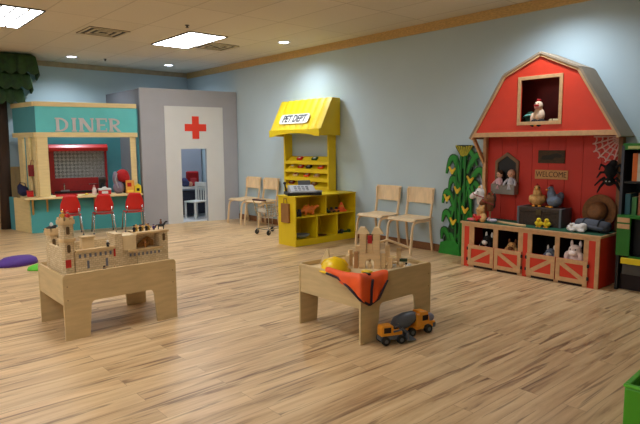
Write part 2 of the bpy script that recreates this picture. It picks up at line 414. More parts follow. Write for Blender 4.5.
for i in range(7): MB().box(*W(-4.25, -4.2475, 1.325+i*.038, 1.341+i*.038, .585, .612)).build('arch_print', M('arch_blue', (112, 112, 124), .6), c)
for y in (1.39, 1.53): MB().box(*W(-4.25, -4.247, y-.008, y+.008, .50, .56)).build('lancet_print', MATS['arch_blue'], c)
MB().box(*W(-4.246, -4.2435, 1.228, 1.268, .525, .585)).build('banner', bannr, c)
MB().box(*W(-4.2475, -4.2445, 1.583, 1.598, .565, .63)).build('banner', bannr, c)
# gatehouse
gh = MB()
gh.box(*W(-4.42, -4.25, 1.60, 1.655, ZT, .735))
gh.box(*W(-4.42, -4.262, 1.655, 1.775, ZT, .715))
gh.box(*W(-4.42, -4.25, 1.775, 2.035, ZT, .595))
gh.box(*W(-4.42, -4.25, 1.965, 2.035, .595, .725))
gh.box(*W(-4.42, -4.345, 1.775, 1.965, .595, .725))
gate = gh.build('gatehouse', stone, c)
MB().box(*W(-4.262, -4.256, 1.665, 1.77, .60, .712)).build('cream_panel', birch_edge, gate)
MB().box(*W(-4.43, -4.242, 1.775, 2.045, .712, .728)).build('parapet', woodp, gate)
MB().box(*W(-4.26, -4.244, 1.70, 1.99, .582, .598)).build('ledge', woodp, gate)
for i in range(8): MB().box(*W(-4.25, -4.247, 1.71+i*.034, 1.724+i*.034, .545, .568)).build('arch_print', MATS['arch_blue'], gate)
MB().prism(rrect(1.99-1.62, 2.012-1.62, .64-ZT, .70-ZT, .01), 'x', 4.5-4.251, 4.5-4.247).build('window', win_m, gate)
MB().prism([(1.80-1.62, .597-ZT), (1.95-1.62, .597-ZT), (1.95-1.62, .64-ZT), (1.90-1.62, .675-ZT), (1.85-1.62, .65-ZT), (1.80-1.62, .61-ZT)], 'x', 4.5-4.345, 4.5-4.335).build('mural', M('mural', (196, 140, 74), .6, .3, 40, rgb2=(120, 76, 30)), gate)
k = MB().box(*W(-4.56, -4.50, 1.435, 1.53, ZT, .69)).build('keep', birch_edge, c)
MB().box(*W(-4.567, -4.493, 1.428, 1.537, .69, .703)).build('parapet', woodp, k)

def figurine(p, rz, label, body, head=skin, h=.06, extra=None, cat='toy figure', group=None, name='toy_figure'):
    t = thing(name, label, cat, p, rz, group); s = h/.06
    MB().lathe([(.011*s, 0), (.013*s, .004*s), (.010*s, .02*s), (.012*s, .036*s), (.006*s, .043*s)], n=12).build('body', body, t, smooth=True)
    MB().ball((0, 0, .050*s), .009*s).build('head', head, t, smooth=True)
    MB().lathe([(.0098*s, .051*s), (.0095*s, .056*s), (.003*s, .061*s)], n=12).build('helmet', extra or body, t, smooth=True)
    MB().tube([(.011*s, .002*s, .034*s), (.016*s, -.006*s, .024*s), (.012*s, -.014*s, .022*s)], .0032*s, 6).build('arm', body, t, smooth=True)
    MB().tube([(-.011*s, .002*s, .034*s), (-.016*s, -.006*s, .024*s), (-.012*s, -.014*s, .022*s)], .0032*s, 6).build('arm', body, t, smooth=True)
    return t
goldm = M('toy_gold', (206, 160, 50), .5); wh = white
silv = M('toy_silver', (170, 172, 180), .4)
figurine((-4.295, 1.262, .875), R(70), 'yellow and cream toy figure on top of the tall castle tower', goldm, h=.066)
figurine((-4.255, 1.285, .875), R(80), 'red and white toy figure on top of the tall castle tower', redp, white, h=.068, extra=redp)
# black bird-like piece on the rear tower
t = thing('toy_dragon', 'black and white toy animal on the low rear castle tower', 'toy animal', (-4.64, 1.277, .757), R(60)); t.scale = (.7, .9, .9)
MB().ball((0, 0, .022), (.05, .024, .022)).ball((.04, 0, .036), (.02, .014, .014)).build('body', black, t, remesh=.006)
MB().ball((.0, 0, .05), (.018, .02, .02)).build('wing', white, t, smooth=True)
MB().tube([(-.045, 0, .022), (-.075, 0, .012), (-.09, .01, .008)], [.010, .006, .003], 8).build('tail', black, t, smooth=True)
for i in range(6):
    figurine((-4.29-.02*(i % 2), 1.795+.026*i, .728), R(80), ['dark toy knight at the left end of the row on the castle gatehouse','second toy knight in the row on the castle gatehouse','third toy knight in the row on the castle gatehouse','fourth toy knight in the row on the castle gatehouse','fifth toy knight in the row on the castle gatehouse','sixth toy knight in the row, beside the purple figure'][i],
             black if i % 2 == 0 else goldm, h=.055, extra=[black, goldm, M('toy_brown', (110, 62, 30), .5)][i % 3], group='toy knights on the castle gatehouse')
figurine((-4.30, 1.965, .728), R(80), 'purple toy figure on the castle gatehouse beside the horse rider', M('toy_purple', (70, 50, 110), .5), h=.045)
t = thing('toy_horse', 'dark toy horse with a rider at the right end of the castle gatehouse', 'toy horse', (-4.27, 2.015, .728), R(60))
hb = MB().ball((0, 0, .036), (.03, .012, .013)).tube([(.022, 0, .04), (.036, 0, .062)], [.010, .007], 8).ball((.043, 0, .063), (.013, .007, .007))
for a in (-.02, .02):
    for b in (-.007, .007): hb.tube([(a, b, .034), (a, b, 0)], [.005, .004], 6)
hb.build('body', black, t, remesh=.003)
MB().lathe([(.009, .045), (.011, .06), (.005, .072)], n=10).ball((0, 0, .079), .008).build('rider', M('toy_brown', (110, 62, 30), .5), t, smooth=True)
MB().tube([(-.028, 0, .042), (-.042, 0, .03), (-.044, 0, .015)], [.004, .005, .002], 6).build('tail', black, t, smooth=True)
figurine((-4.195, 1.51, ZT), R(90), 'black toy knight in front of the castle wall, standing on the table edge side', black, h=.055)
figurine((-4.195, 1.59, ZT), R(90), 'cream toy figure in front of the castle gate by the red banner', M('toy_cream', (220, 190, 140), .5), h=.05)
figurine((-4.236, 1.56, .645), R(90), 'black and white toy knight on the castle wall walk', black, white, h=.05, extra=white)
figurine((-4.27, 1.875, .595), R(90), 'tan toy figure on the gatehouse balcony', M('toy_tan', (196, 130, 60), .5), h=.055)
figurine((-4.50, 1.33, ZT), R(90), 'red toy figure inside the castle yard behind the front wall', redp, h=.06)

# ------------------------------------------------------------------ blocks on the second table
def block(pts_or_size, p, label, mat=blockwood, rz=0, name='wooden_block', cat='block', group=None, rot=None):
    mb = MB()
    if not isinstance(pts_or_size[0], list):
        a, b, d = pts_or_size; mb.box(-a/2, a/2, -b/2, b/2, 0, d)
    else: mb.prism(pts_or_size[0], pts_or_size[1], -pts_or_size[2]/2, pts_or_size[2]/2)
    o = mb.build(name, mat, bevel=.0025, loc=p, rot=rot or (0, 0, rz)); return tag(o, label, cat, group)
TH = R(0)
bx, by = -2.935, 3.095      # front centre of the block gate
TB = Matrix.Rotation(R(38), 3, 'Z')
def bp(dx, dy, z): q = TB @ Vector((dx, dy, 0)); return (bx+q.x, by+q.y, z)
RZ = R(38)
def arch_pts(w, h, r):
    P = [(-w/2, 0), (-r, 0)]
    for i in range(9): q = R(180-180*i/8); P.append((r*math.cos(q), .045+r*math.sin(q)))
    return P+[(r, 0), (w/2, 0), (w/2, h), (-w/2, h)]
block((arch_pts(.168, .12, .034), 'y', .05), bp(0, 0, ZT), 'tan arch block at the bottom of the block gate', rz=RZ, name='arch_block')
G = 'tower blocks of the wooden block gate'
block((.052, .05, .15), bp(-.052, 0, ZT+.12), 'upright block under the left roof of the block gate', rz=RZ, group=G)
block((.052, .05, .15), bp(.052, 0, ZT+.12), 'upright block under the right roof of the block gate', rz=RZ, group=G)
block((.048, .03, .075), bp(0, .002, ZT+.12), 'small tan block under the red block in the gate', rz=RZ)
block((.034, .022, .062), bp(0, -.004, ZT+.195), 'red block standing between the two gate towers', M('block_red', (190, 30, 34), .45), rz=RZ)
roofp = [(-.046, 0), (.052, 0), (.018, .052), (-.020, .052)]
block((roofp, 'y', .05), bp(-.055, 0, ZT+.27), 'roof block on the left tower of the block gate', birch_edge, rz=RZ, name='roof_block', group='roof blocks on the gate towers')
block((roofp, 'y', .05), bp(.055, 0, ZT+.27), 'roof block on the right tower of the block gate', birch_edge, rz=RZ, name='roof_block', group='roof blocks on the gate towers')
figurine(bp(0, -.002, ZT), RZ, 'pale peg figure standing in the arch of the block gate', birch_edge, birch_edge, h=.07)
block((.032, .032, .13), bp(-.105, -.01, ZT), 'tall reddish upright block left of the block gate', M('block_tan', (192, 140, 88), .5, .1, 12), rz=RZ)
block((.034, .034, .17), bp(-.10, .05, ZT), 'tall pale upright block behind the left of the gate', rz=RZ)
block((.032, .032, .12), bp(.105, .0, ZT), 'tall upright block right of the block gate', rz=RZ)
block((.036, .036, .09), bp(.155, .02, ZT), 'second upright block right of the block gate', rz=RZ)
# gabled house of blocks
block((.036, .036, .15), bp(.125, .185, ZT), 'front left post block of the gabled block house', rz=RZ)
block((.036, .036, .13), bp(.215, .195, ZT), 'front right post block of the gabled block house', rz=RZ)
block((.08, .036, .04), bp(.17, .19, ZT), 'low block between the posts of the block house', rz=RZ)
rb = thing('roof_beam', 'long zigzag roof block over the gabled block house', 'block', bp(.155, .18, ZT+.158), RZ)
MB().prism([(-.15, -.005), (-.03, .028), (.14, -.03), (.145, -.018), (-.03, .044), (-.155, .007)], 'y', -.022, .022).build('beam', blockwood, rb, bevel=.002)
block((.06, .05, .03), bp(.175, .14, ZT), 'flat pale block in front of the block house', birch_edge, rz=RZ)
blk_g = 'small blocks scattered beside the block house'
for i, (dx, dy) in enumerate(((-2.87, 3.20), (-2.83, 3.26), (-2.80, 3.31), (-2.84, 3.35), (-2.76, 3.36), (-2.71, 3.42), (-2.90, 3.27), (-2.73, 3.30))):
    block((.032, .024, .022), (dx, dy, ZT), ['small pale block nearest the gate among the scattered blocks', 'second small pale block from the gate', 'small tan block in the middle of the scattered blocks', 'small block just left of the green truck', 'small block behind the scattered pale blocks', 'small block at the right edge of the scattered blocks', 'small block at the foot of the block house', 'small block nearest the table edge'][i],
          [birch_edge, white, blockwood][i % 3], rz=RZ+R(17*i), group=blk_g)
t = thing('toy_train', 'dark green toy train car among the blocks at the right of the table', 'toy train', (-2.85, 3.395, ZT), R(38)); t.scale = (.75, .75, .75)
MB().box(-.05, .05, -.018, .018, .012, .03).build('chassis', birch_edge, t, bevel=.002)
MB().box(-.042, .042, -.017, .017, .03, .062).build('body', M('train_green', (22, 58, 34), .5), t, bevel=.003)
for a in (-.03, .03):
    for b in (-.02, .02): MB().lathe([(.012, -.003), (.012, .003)], n=12, mat=Matrix.Translation((a, b, .012)) @ Matrix.Rotation(R(90), 4, 'X')).build('wheel', black, t)
# left part of that table
tri = [(-.05, 0), (.05, 0), (.05, .11), (.042, .11)]
block(([(-.045, 0), (.04, 0), (.03, .12), (.018, .125)], 'y', .028), (-3.297, 2.955, ZT), 'tall triangular block standing behind the yellow hat', birch_edge, rz=R(30), name='triangle_block')
block((.05, .05, .05), (-3.17, 3.30, ZT), 'cube block between the triangle and the gate', rz=R(15))
for i, (dx, dy, hh) in enumerate(((-.17, -.005, .10), (-.21, .03, .07), (-.25, .02, .045), (-.16, .06, .13))):
    block((.03, .03, hh), bp(dx, dy, ZT), ['pale upright block in the low pile left of the gate', 'middle block of the low pile left of the gate', 'lowest block of the pile behind the hat', 'tallest block of the pile left of the gate'][i], [birch_edge, blockwood][i % 2], rz=RZ+R(10*i), group='low block pile left of the gate')
# hard hat
h = thing('toy_hard_hat', 'yellow toy hard hat at the corner of the play table', 'hat', (-3.045, 2.825, ZT), R(40))
prof = [(.105*math.cos(R(a)), .015+.088*math.sin(R(a))) for a in range(0, 91, 10)]
MB().lathe(prof, n=28).build('dome', M('hat_yellow', (248, 206, 12), .3, .03, 5), h, smooth=True)
MB().lathe([(.10, 0.004), (.122, .004), (.124, .009), (.104, .018)], n=28).build('brim', MATS['hat_yellow'], h, smooth=True)
MB().tube([(-.100, 0, .045), (-.075, 0, .082), (0, 0, .106), (.075, 0, .082), (.100, 0, .045)], .009, 8).build('ridge', MATS['hat_yellow'], h, smooth=True)
# vest draped over the corner
vest = thing('safety_vest', 'orange toy safety vest with dark trim draped over the table corner', 'vest', (-2.66, 2.72, .49))
def V(x, y, z): return (x+2.66, y-2.72, z-.49)
top = [(-2.985, 2.755, .49), (-2.90, 2.765, .482), (-2.83, 2.77, .482), (-2.765, 2.79, .482), (-2.735, 2.86, .482), (-2.725, 2.93, .482), (-2.72, 2.99, .485)]
edge = [(-3.00, 2.70, .515), (-2.90, 2.70, .508), (-2.80, 2.694, .512), (-2.628, 2.680, .536), (-2.642, 2.80, .508), (-2.642, 2.89, .508), (-2.642, 2.98, .505)]
low = [(-2.99, 2.690, .49), (-2.88, 2.688, .478), (-2.77, 2.684, .445), (-2.628, 2.680, .395), (-2.626, 2.79, .37), (-2.626, 2.87, .40), (-2.626, 2.96, .475)]
low2 = [(-2.985, 2.690, .47), (-2.86, 2.686, .458), (-2.75, 2.680, .415), (-2.622, 2.674, .345), (-2.618, 2.76, .295), (-2.616, 2.85, .325), (-2.622, 2.945, .44)]
def drape(rows):      # finer columns with folds that grow towards the hem
    out = []
    for j, r in enumerate(rows):
        row = []
        for i in range(len(r)-1):
            for k in range(4):
                t = k/4; p = Vector(r[i])*(1-t)+Vector(r[i+1])*t; q = (i+t)
                a = (0, .003, .007, .012)[j]*math.sin(q*4.2+.5*j); front = max(0, min(1, 3.3-q))
                row.append(p + Vector((a*(1-front), -a*front, (0, 0, .008, .014)[j]*math.sin(q*2.7+1))))
        row.append(Vector(r[-1])); out.append(row)
    return out
rows = [[V(*p) for p in r] for r in (top, edge, low, low2)]
rows = drape(rows); MB().grid(rows).build('cloth', orange, vest, subsurf=2, solid=.006, smooth=True)
navy = M('vest_trim', (44, 24, 40), .7)
def trimline(pts): MB().tube([V(*p) for p in pts], .009, 6).build('trim', navy, vest, smooth=True)
trimline([(p[0], p[1]-.004, p[2]) for p in low2[:5]])
trimline([(p[0]+.004, p[1], p[2]) for p in low2[4:]])
trimline([(-2.625, 2.80, .47), (-2.618, 2.78, .40), (-2.612, 2.77, .30)])
MB().box(-.10, -.03, .10, .15, .0, .018).build('buckle', M('vest_yellow', (230, 200, 30), .5), vest, bevel=.004)
MB().box(-.06, .0, .07, .10, .0, .014).build('strap', black, vest, bevel=.004)

# ------------------------------------------------------------------ toy trucks on the floor
def wheel(parent, x, y, r, w=.03):
    o = MB().lathe([(r*.5, -w/2), (r*.95, -w/2), (r, -w/4), (r, w/4), (r*.95, w/2), (r*.5, w/2)], n=18, mat=Matrix.Translation((x, y, r)) @ Matrix.Rotation(R(90), 4, 'X')).build('wheel', black, parent, bevel=.002)
    MB().lathe([(r*.45, -w/2-.002), (r*.45, w/2+.002)], n=14, mat=Matrix.Translation((x, y, r)) @ Matrix.Rotation(R(90), 4, 'X')).build('hubcap', grey_toy, o)
ld = thing('toy_loader', 'orange toy front loader with a raised grey bucket, by the table leg', 'toy truck', (-2.555, 2.92, 0), R(68))
MB().box(-.10, .08, -.035, .035, .03, .062).build('chassis', grey_toy, ld, bevel=.004)
cb = MB().prism([(-.095, .062), (.0, .062), (.0, .13), (-.01, .138), (-.085, .138), (-.095, .12)], 'y', -.036, .036).build('cab', orange_t, ld, bevel=.004)
MB().box(-.075, -.02, -.0375, .0375, .085, .124).build('window', dark, cb)
MB().box(.0, .075, -.03, .03, .055, .085).build('hood', orange_t, ld, bevel=.005)
for x in (-.065, .055):
    for y in (-.042, .042): wheel(ld, x, y, .031)
for y in (-.036, .036): MB().tube([(-.0, y, .09), (.07, y, .10), (.115, y, .06)], .007, 6).build('lift_arm', grey_toy, ld)
MB().prism([(.10, .02), (.165, .015), (.17, .025), (.115, .035), (.112, .085), (.10, .09)], 'y', -.06, .06).build('bucket', grey_toy, ld, bevel=.003)
mx = thing('toy_mixer_truck', 'orange toy concrete mixer truck with a grey drum, behind the loader', 'toy truck', (-2.575, 3.19, 0), R(80))
MB().box(-.19, .16, -.04, .04, .035, .062).build('chassis', orange_t, mx, bevel=.004)
cb = MB().prism([(.02, .062), (.12, .062), (.12, .095), (.105, .165), (.03, .17), (.02, .14)], 'y', -.045, .045).build('cab', orange_t, mx, bevel=.005)
MB().box(.05, .105, -.0465, .0465, .10, .14).build('window', dark, cb)
MB().lathe([(.03, -.11), (.056, -.07), (.058, .0), (.042, .08), (.026, .105)], n=20, mat=Matrix.Translation((-.085, 0, .118)) @ Matrix.Rotation(R(78), 4, 'Y')).build('drum', grey_toy, mx, smooth=True)
MB().ball((.155, 0, .10), (.04, .038, .034)).build('mixing_bowl', M('bowl_lavender', (134, 132, 150), .45), mx, smooth=True)
MB().box(.12, .18, -.042, .042, .062, .082).build('bracket', orange_t, mx, bevel=.005)
MB().box(-.01, .02, -.05, .05, .062, .16).build('bracket', orange_t, mx, bevel=.006)
MB().box(-.18, -.14, -.04, .04, .062, .12).build('bracket', orange_t, mx, bevel=.005)
MB().prism([(-.21, .085), (-.17, .135), (-.15, .135), (-.185, .07)], 'y', -.03, .03).build('hopper', grey_toy, mx, bevel=.003)
MB().box(.16, .185, -.042, .042, .03, .07).build('bumper', grey_toy, mx, bevel=.003)
for x in (-.14, -.06, .10):
    for y in (-.05, .05): wheel(mx, x, y, .034)

# ------------------------------------------------------------------ floor cushions and bin
def stepping(p, rx, ry, h, rz, mat, label):
    o = MB().lathe([(1, 0), (.99, .25), (.93, .6), (.7, .92), (.3, 1)], n=36).build('floor_stepping_stone', mat, smooth=True, loc=p, rot=(0, 0, rz))
    o.scale = (rx, ry, h); return tag(o, label, 'stepping stone')
stepping((-7.40, 1.63, 0), .17, .235, .10, R(15), purple, 'purple domed stepping stone on the floor at the left edge')
stepping((-6.96, 1.79, 0), .13, .17, .05, R(15), lime, 'lime green domed stepping stone partly behind the left play table')
bn = thing('storage_bin', 'green open storage bin cut by the lower right corner', 'bin', (-.652, 2.815, 0), R(3))
bo = MB()
for b in ((-.22, .22, -.32, -.30), (-.22, .22, .30, .32), (-.22, -.20, -.30, .30), (.20, .22, -.30, .30)): bo.box(*b, .02, .365)
bo.build('wall', green_p, bn, bevel=.008); MB().box(-.22, .22, -.32, .32, 0, .02).build('base', green_p, bn)
rim = MB()
for b in ((-.224, .224, -.324, -.30), (-.224, .224, .30, .324), (-.224, -.20, -.30, .30), (.20, .224, -.30, .30)): rim.box(*b, .365, .38)
rim.build('rim', M('bin_rim', (88, 178, 40), .4), bn, bevel=.005)
MB().box(-.19, .19, -.29, .29, .02, .03).build('liner', M('bin_liner', (30, 60, 30), .7), bn)
# ------------------------------------------------------------------ diner booth (local X along the front, Y to the back)
DR = math.atan2(.972, .2345)
DO = Vector((-9.96, 2.44, 0))
def dw(s, n, z): return (DO.x + s*math.cos(DR) - n*math.sin(DR), DO.y + s*math.sin(DR) + n*math.cos(DR), z)
d = thing('diner_booth', 'teal play diner booth with a silver DINER sign and cream posts', 'play booth', DO, DR)
SD = Vector((-.405, .911)).normalized()        # the splayed side
def sidebox(mb, t0, t1, o0, o1, z0, z1, s0=.155):      # box along the side direction
    nx = Vector((SD.y, -SD.x))                           # inward
    P = [Vector((s0, 0))+SD*t0+nx*o0, Vector((s0, 0))+SD*t1+nx*o0, Vector((s0, 0))+SD*t1+nx*o1, Vector((s0, 0))+SD*t0+nx*o1]
    mb.prism([(p.x, p.y) for p in P], 'z', z0, z1)
S1 = 1.745
MB().box(.155, S1, 0, .03, 1.655, 2.075).build('fascia_panel', teal, d)
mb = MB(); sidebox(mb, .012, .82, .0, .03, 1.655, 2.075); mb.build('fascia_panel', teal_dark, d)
mb = MB(); mb.box(.14, S1, -.02, .05, 2.075, 2.15); mb.build('trim', cream, d, bevel=.003)
mb = MB(); mb.box(.14, S1, -.02, .05, 1.575, 1.655); mb.build('trim', cream, d, bevel=.003)
mb = MB(); sidebox(mb, .055, .83, -.02, .04, 2.075, 2.15); mb.build('trim', cream, d, bevel=.003)
mb = MB(); sidebox(mb, .055, .83, -.02, .04, 1.575, 1.655); mb.build('trim', cream, d, bevel=.003)
MB().box(.155, .315, .0, .07, .595, 1.575).build('post', cream, d, bevel=.003)
MB().box(1.625, 1.715, .02, .09, .595, 1.575).build('post', cream, d, bevel=.003)
# counter
MB().box(0, S1+.03, 0, .035, 0, .565).build('counter_base', M('teal_base', (72, 160, 160), .5, .04, 4), d)
MB().prism([(-.08, -.18), (S1+.02, -.18), (S1+.02, .30), (.06, .30), (.03, .46), (-.14, .42)], 'z', .565, .595).build('counter_top', cream, d, bevel=.004)
MB().prism([(-.17, .565), (0, .565), (0, .30)], 'x', .02, .05).build('bracket', M('bracket_wood', (190, 146, 76), .5, .08, 8), d, bevel=.002)
MB().prism([(-.15, .565), (0, .565), (0, .34)], 'x', .235, .262).build('bracket', MATS['bracket_wood'], d, bevel=.002)
MB().prism([(-.15, .565), (0, .565), (0, .34)], 'x', .97, .997).build('bracket', MATS['bracket_wood'], d, bevel=.002)
# splayed side: uprights, lower panel and back shelf
for t0, t1 in ((.05, .16), (.30, .40), (.52, .68)):
    mb = MB(); sidebox(mb, t0, t1, 0, .04, .595, 1.575); mb.build('post', cream, d, bevel=.003)
mb = MB(); sidebox(mb, .04, .60, .0, .04, 0, .565, 0); mb.build('side_panel', cream, d)
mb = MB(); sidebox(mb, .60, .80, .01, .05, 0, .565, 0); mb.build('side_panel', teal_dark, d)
mb = MB(); sidebox(mb, .05, .7, .16, .18, .595, 1.575); mb.build('side_backing', cream, d)
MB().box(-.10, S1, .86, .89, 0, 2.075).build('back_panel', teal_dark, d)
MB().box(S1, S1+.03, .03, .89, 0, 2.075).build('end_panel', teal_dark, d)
# DINER letters
silver = M('silver_letter', (206, 200, 198), .4, .04, 10, metal=.35)
def slab(letter, s0, wd):
    mb = MB(); z0, z1 = 1.668, 1.893; th = .047; y0, y1 = -.022, -.001; sf = .022; ov = .016
    def stem(x, w=th): mb.box(x, x+w, y0, y1, z0, z1)
    def serif(xa, xb, z): mb.box(xa, xb, y0-.0006, y1, z, z+sf)
    if letter in 'DERIN': stem(s0+ov); serif(s0, s0+th+2*ov, z0); serif(s0, s0+th+2*ov, z1-sf)
    if letter in 'DR':
        zb = z0 if letter == 'D' else z0+.095
        hm = (z1-zb)/2; cx = s0+ov+th; rx = wd-ov-th; o = []; i = []
        for k in range(13):
            q = R(-90+180*k/12); o.append((cx+rx*math.cos(q), zb+hm+hm*math.sin(q))); i.append((cx+(rx-.042)*max(0, math.cos(q)), zb+hm+(hm-.024)*math.sin(q)))
        mb.prism(o+i[::-1], 'y', y0+.0004, y1)
    if letter == 'R': mb.prism([(s0+ov+th, z0+.10), (s0+ov+th+.045, z0+.10), (s0+wd+.02, z0), (s0+wd-.04, z0)], 'y', y0+.0008, y1)
    if letter == 'E':
        for z in (z0, z0+.10, z1-sf): mb.box(s0+ov+th, s0+wd-(.03 if z == z0+.10 else 0), y0+.0004, y1, z, z+sf)
        mb.box(s0+wd-.018, s0+wd, y0+.0008, y1, z0, z0+.06); mb.box(s0+wd-.018, s0+wd, y0+.0008, y1, z1-.06, z1)
    if letter == 'N':
        mb.box(s0+wd-ov-.026, s0+wd-ov, y0, y1, z0, z1); serif(s0+wd-2*ov-.026, s0+wd, z1-sf)
        mb.prism([(s0+ov, z1), (s0+ov+.06, z1), (s0+wd-ov, z0), (s0+wd-ov-.06, z0)], 'y', y0+.0004, y1)
    mb.build('letter', silver, d)
for ch, s0, wd in (('D', .44, .20), ('I', .69, .079), ('N', .80, .24), ('E', 1.07, .175), ('R', 1.275, .18)): slab(ch, s0, wd)
# toy kitchen in the booth
k = thing('toy_kitchen', 'red toy kitchen range with a steel diamond backsplash inside the diner', 'toy kitchen', dw(.84, .72, 0), DR)
MB().prism([(.0, 1.46), (-.12, 1.45), (-.17, 1.40), (-.17, 1.34), (.0, 1.34)], 'x', -.50, .47).build('hood', redp, k, bevel=.004)
MB().box(-.48, .44, .0, .02, .86, 1.34).build('backsplash', diamond, k)
MB().box(-.50, -.42, -.06, .02, .59, 1.34).build('side_post', M('red_deep', (150, 18, 20), .45), k)
MB().box(.42, .46, -.05, .02, .59, 1.34).build('side_post', MATS['red_deep'], k)
MB().box(-.48, .46, -.03, .02, .62, .86).build('lower_panel', MATS['red_deep'], k)
MB().box(-.44, .46, -.16, -.03, .60, .63).build('worktop', dark, k, bevel=.003)
MB().box(-.48, .46, -.15, .02, 0, .60).build('cabinet', MATS['red_deep'], k)
MB().tube([(-.28, -.06, .63), (-.28, -.06, .75), (-.28, -.10, .77), (-.28, -.13, .74)], .012, 8).build('faucet', chrome, k)
MB().box(-.34, -.20, -.13, -.06, .63, .65).build('basin', steel, k)
MB().tube([(.13, -.035, .74), (.28, -.035, .74)], .008, 8).build('handle', chrome, k)
# things on the diner counter
CT = .595
cm = thing('coffee_maker', 'dark toy coffee maker at the right end of the toy kitchen', 'toy appliance', dw(1.19, .56, .63-.0), DR)
MB().box(-.06, .06, -.06, .06, 0, .03).box(-.06, .06, .02, .06, .03, .19).box(-.06, .06, -.06, .06, .19, .24).build('body', M('appliance_grey', (66, 60, 58), .4), cm, bevel=.006)
MB().lathe([(.035, 0), (.042, .05), (.03, .10)], (0, -.02, .03), 16).build('pot', black, cm, smooth=True)
b = thing('squeeze_bottle', 'white and pink squeeze bottle on the diner counter', 'bottle', dw(.985, -.04, CT))
MB().lathe([(.032, 0), (.036, .02), (.036, .09), (.022, .115), (.018, .13)], n=18).build('body', M('bottle_white', (226, 204, 200), .4), b, smooth=True)
MB().lathe([(.02, .13), (.014, .15), (.006, .17)], n=14).build('cap', pink, b, smooth=True)
b = thing('napkin_box', 'red and white napkin box on the diner counter between bottle and bundle', 'box', dw(1.15, -.03, CT), DR)
MB().box(-.10, .10, -.06, .06, 0, .075).build('box', redp, b, bevel=.004)
MB().box(-.102, .102, -.062, .062, .075, .105).build('band', white, b, bevel=.004)
MB().prism([(-.05, .105), (.05, .105), (.02, .135), (-.03, .125)], 'y', -.02, .02).build('napkin', white, b)
MB().box(-.05, .05, -.0615, -.0595, .02, .06).build('label_patch', white, b)
pl = thing('paper_plate', 'cream plate with toy food on the diner counter, left of the bottle', 'plate', dw(.86, -.05, CT))
MB().lathe([(.04, 0), (.07, .008), (.08, .016), (.076, .016), (.05, .008)], n=24).build('plate', cream, pl, smooth=True)
MB().ball((.0, .0, .02), (.035, .03, .016)).build('food', corn_y, pl, smooth=True)
pl = thing('red_tray', 'red tray with white paper near the left end of the diner counter', 'tray', dw(.55, -.02, CT), DR)
MB().box(-.16, .16, -.09, .09, 0, .008).build('base', redp, pl); MB().box(-.165, .165, -.095, -.088, 0, .022).box(-.165, .165, .088, .095, 0, .022).box(-.165, -.158, -.088, .088, 0, .022).box(.158, .165, -.088, .088, 0, .022).build('rim', redp, pl, bevel=.002)
MB().box(-.12, .10, -.06, .06, .008, .011).build('paper', white, pl)
pk = thing('bundle', 'red and grey soft bundle on the right part of the diner counter', 'bag', dw(1.44, .06, CT), DR)
MB().ball((.03, .0, .31), (.115, .09, .115)).ball((.08, -.03, .27), (.07, .06, .09)).build('hood', M('cloth_red', (172, 22, 26), .85, .15, 20, bump=.4), pk, remesh=.012)
MB().ball((-.04, 0, .10), (.10, .08, .11)).ball((-.09, 0, .27), (.05, .06, .12)).build('body', M('cloth_greyp', (128, 112, 128), .85, .15, 16, bump=.4), pk, remesh=.012)
MB().ball((.06, .02, .11), (.06, .06, .11)).build('flap', black, pk, smooth=True)
MB().tube([(-.07, -.06, .36), (-.10, -.08, .24), (-.06, -.085, .10)], .012, 8).build('strap', M('cloth_grey', (150, 146, 150), .8), pk)
b = thing('cereal_box', 'orange and yellow toy food box on the diner counter by the right post', 'box', dw(1.575, -.03, CT), DR)
MB().box(-.07, .07, -.035, .035, 0, .23).build('carton', M('carton_orange', (232, 164, 70), .5, .08, 20), b, bevel=.002)
MB().box(-.05, .02, -.0365, -.0345, .12, .19).build('print', redp, b); MB().box(-.05, .05, -.0365, -.0345, .03, .06).build('print', M('print_y', (244, 214, 70), .5), b)
b = thing('yellow_carton', 'smaller yellow toy food carton at the right end of the diner counter', 'box', dw(1.705, -.06, CT), DR)
MB().box(-.055, .05, -.03, .03, 0, .13).prism([(-.055, .13), (.05, .13), (.0, .17)], 'y', -.03, .03).build('carton', M('carton_yellow', (232, 204, 40), .5, .06, 20), b, bevel=.002)
MB().box(-.03, .02, -.0315, -.0295, .04, .09).build('print', dark, b)
# things on the side shelf
def ds(t, o, z): p = Vector((.155, 0))+SD*t+Vector((SD.y, -SD.x))*o; return dw(p.x, p.y, z)
b = thing('red_pouch', 'dark red pouch hanging between the uprights of the diner side', 'pouch', ds(.245, .02, .93), DR)
MB().box(-.07, .07, -.02, .03, 0, .19).build('body', M('pouch_red', (128, 26, 26), .7, .1, 14), b, bevel=.012)
MB().tube([(-.03, 0, .19), (-.015, 0, .27), (.015, 0, .27), (.03, 0, .19)], .006, 6).build('strap', MATS['pouch_red'], b)
b = thing('blue_bag', 'navy blue bag standing on the diner side shelf', 'bag', ds(.40, -.09, CT), DR)
MB().ball((0, 0, .09), (.09, .07, .09)).ball((-.04, 0, .14), (.05, .05, .07)).build('body', M('bag_navy', (24, 28, 66), .8, .12, 16), b, remesh=.01)
MB().tube([(-.06, 0, .15), (-.04, -.01, .23), (.03, -.01, .22), (.05, 0, .14)], .008, 6).build('handle', MATS['bag_navy'], b)
b = thing('red_box', 'small red box beside the navy bag on the diner side shelf', 'box', ds(.20, -.07, CT), DR)
MB().box(-.05, .05, -.04, .04, 0, .10).build('box', redp, b, bevel=.004); MB().box(-.053, .053, -.043, .043, .08, .105).build('lid', M('red_deep', (150, 18, 20)), b, bevel=.003)

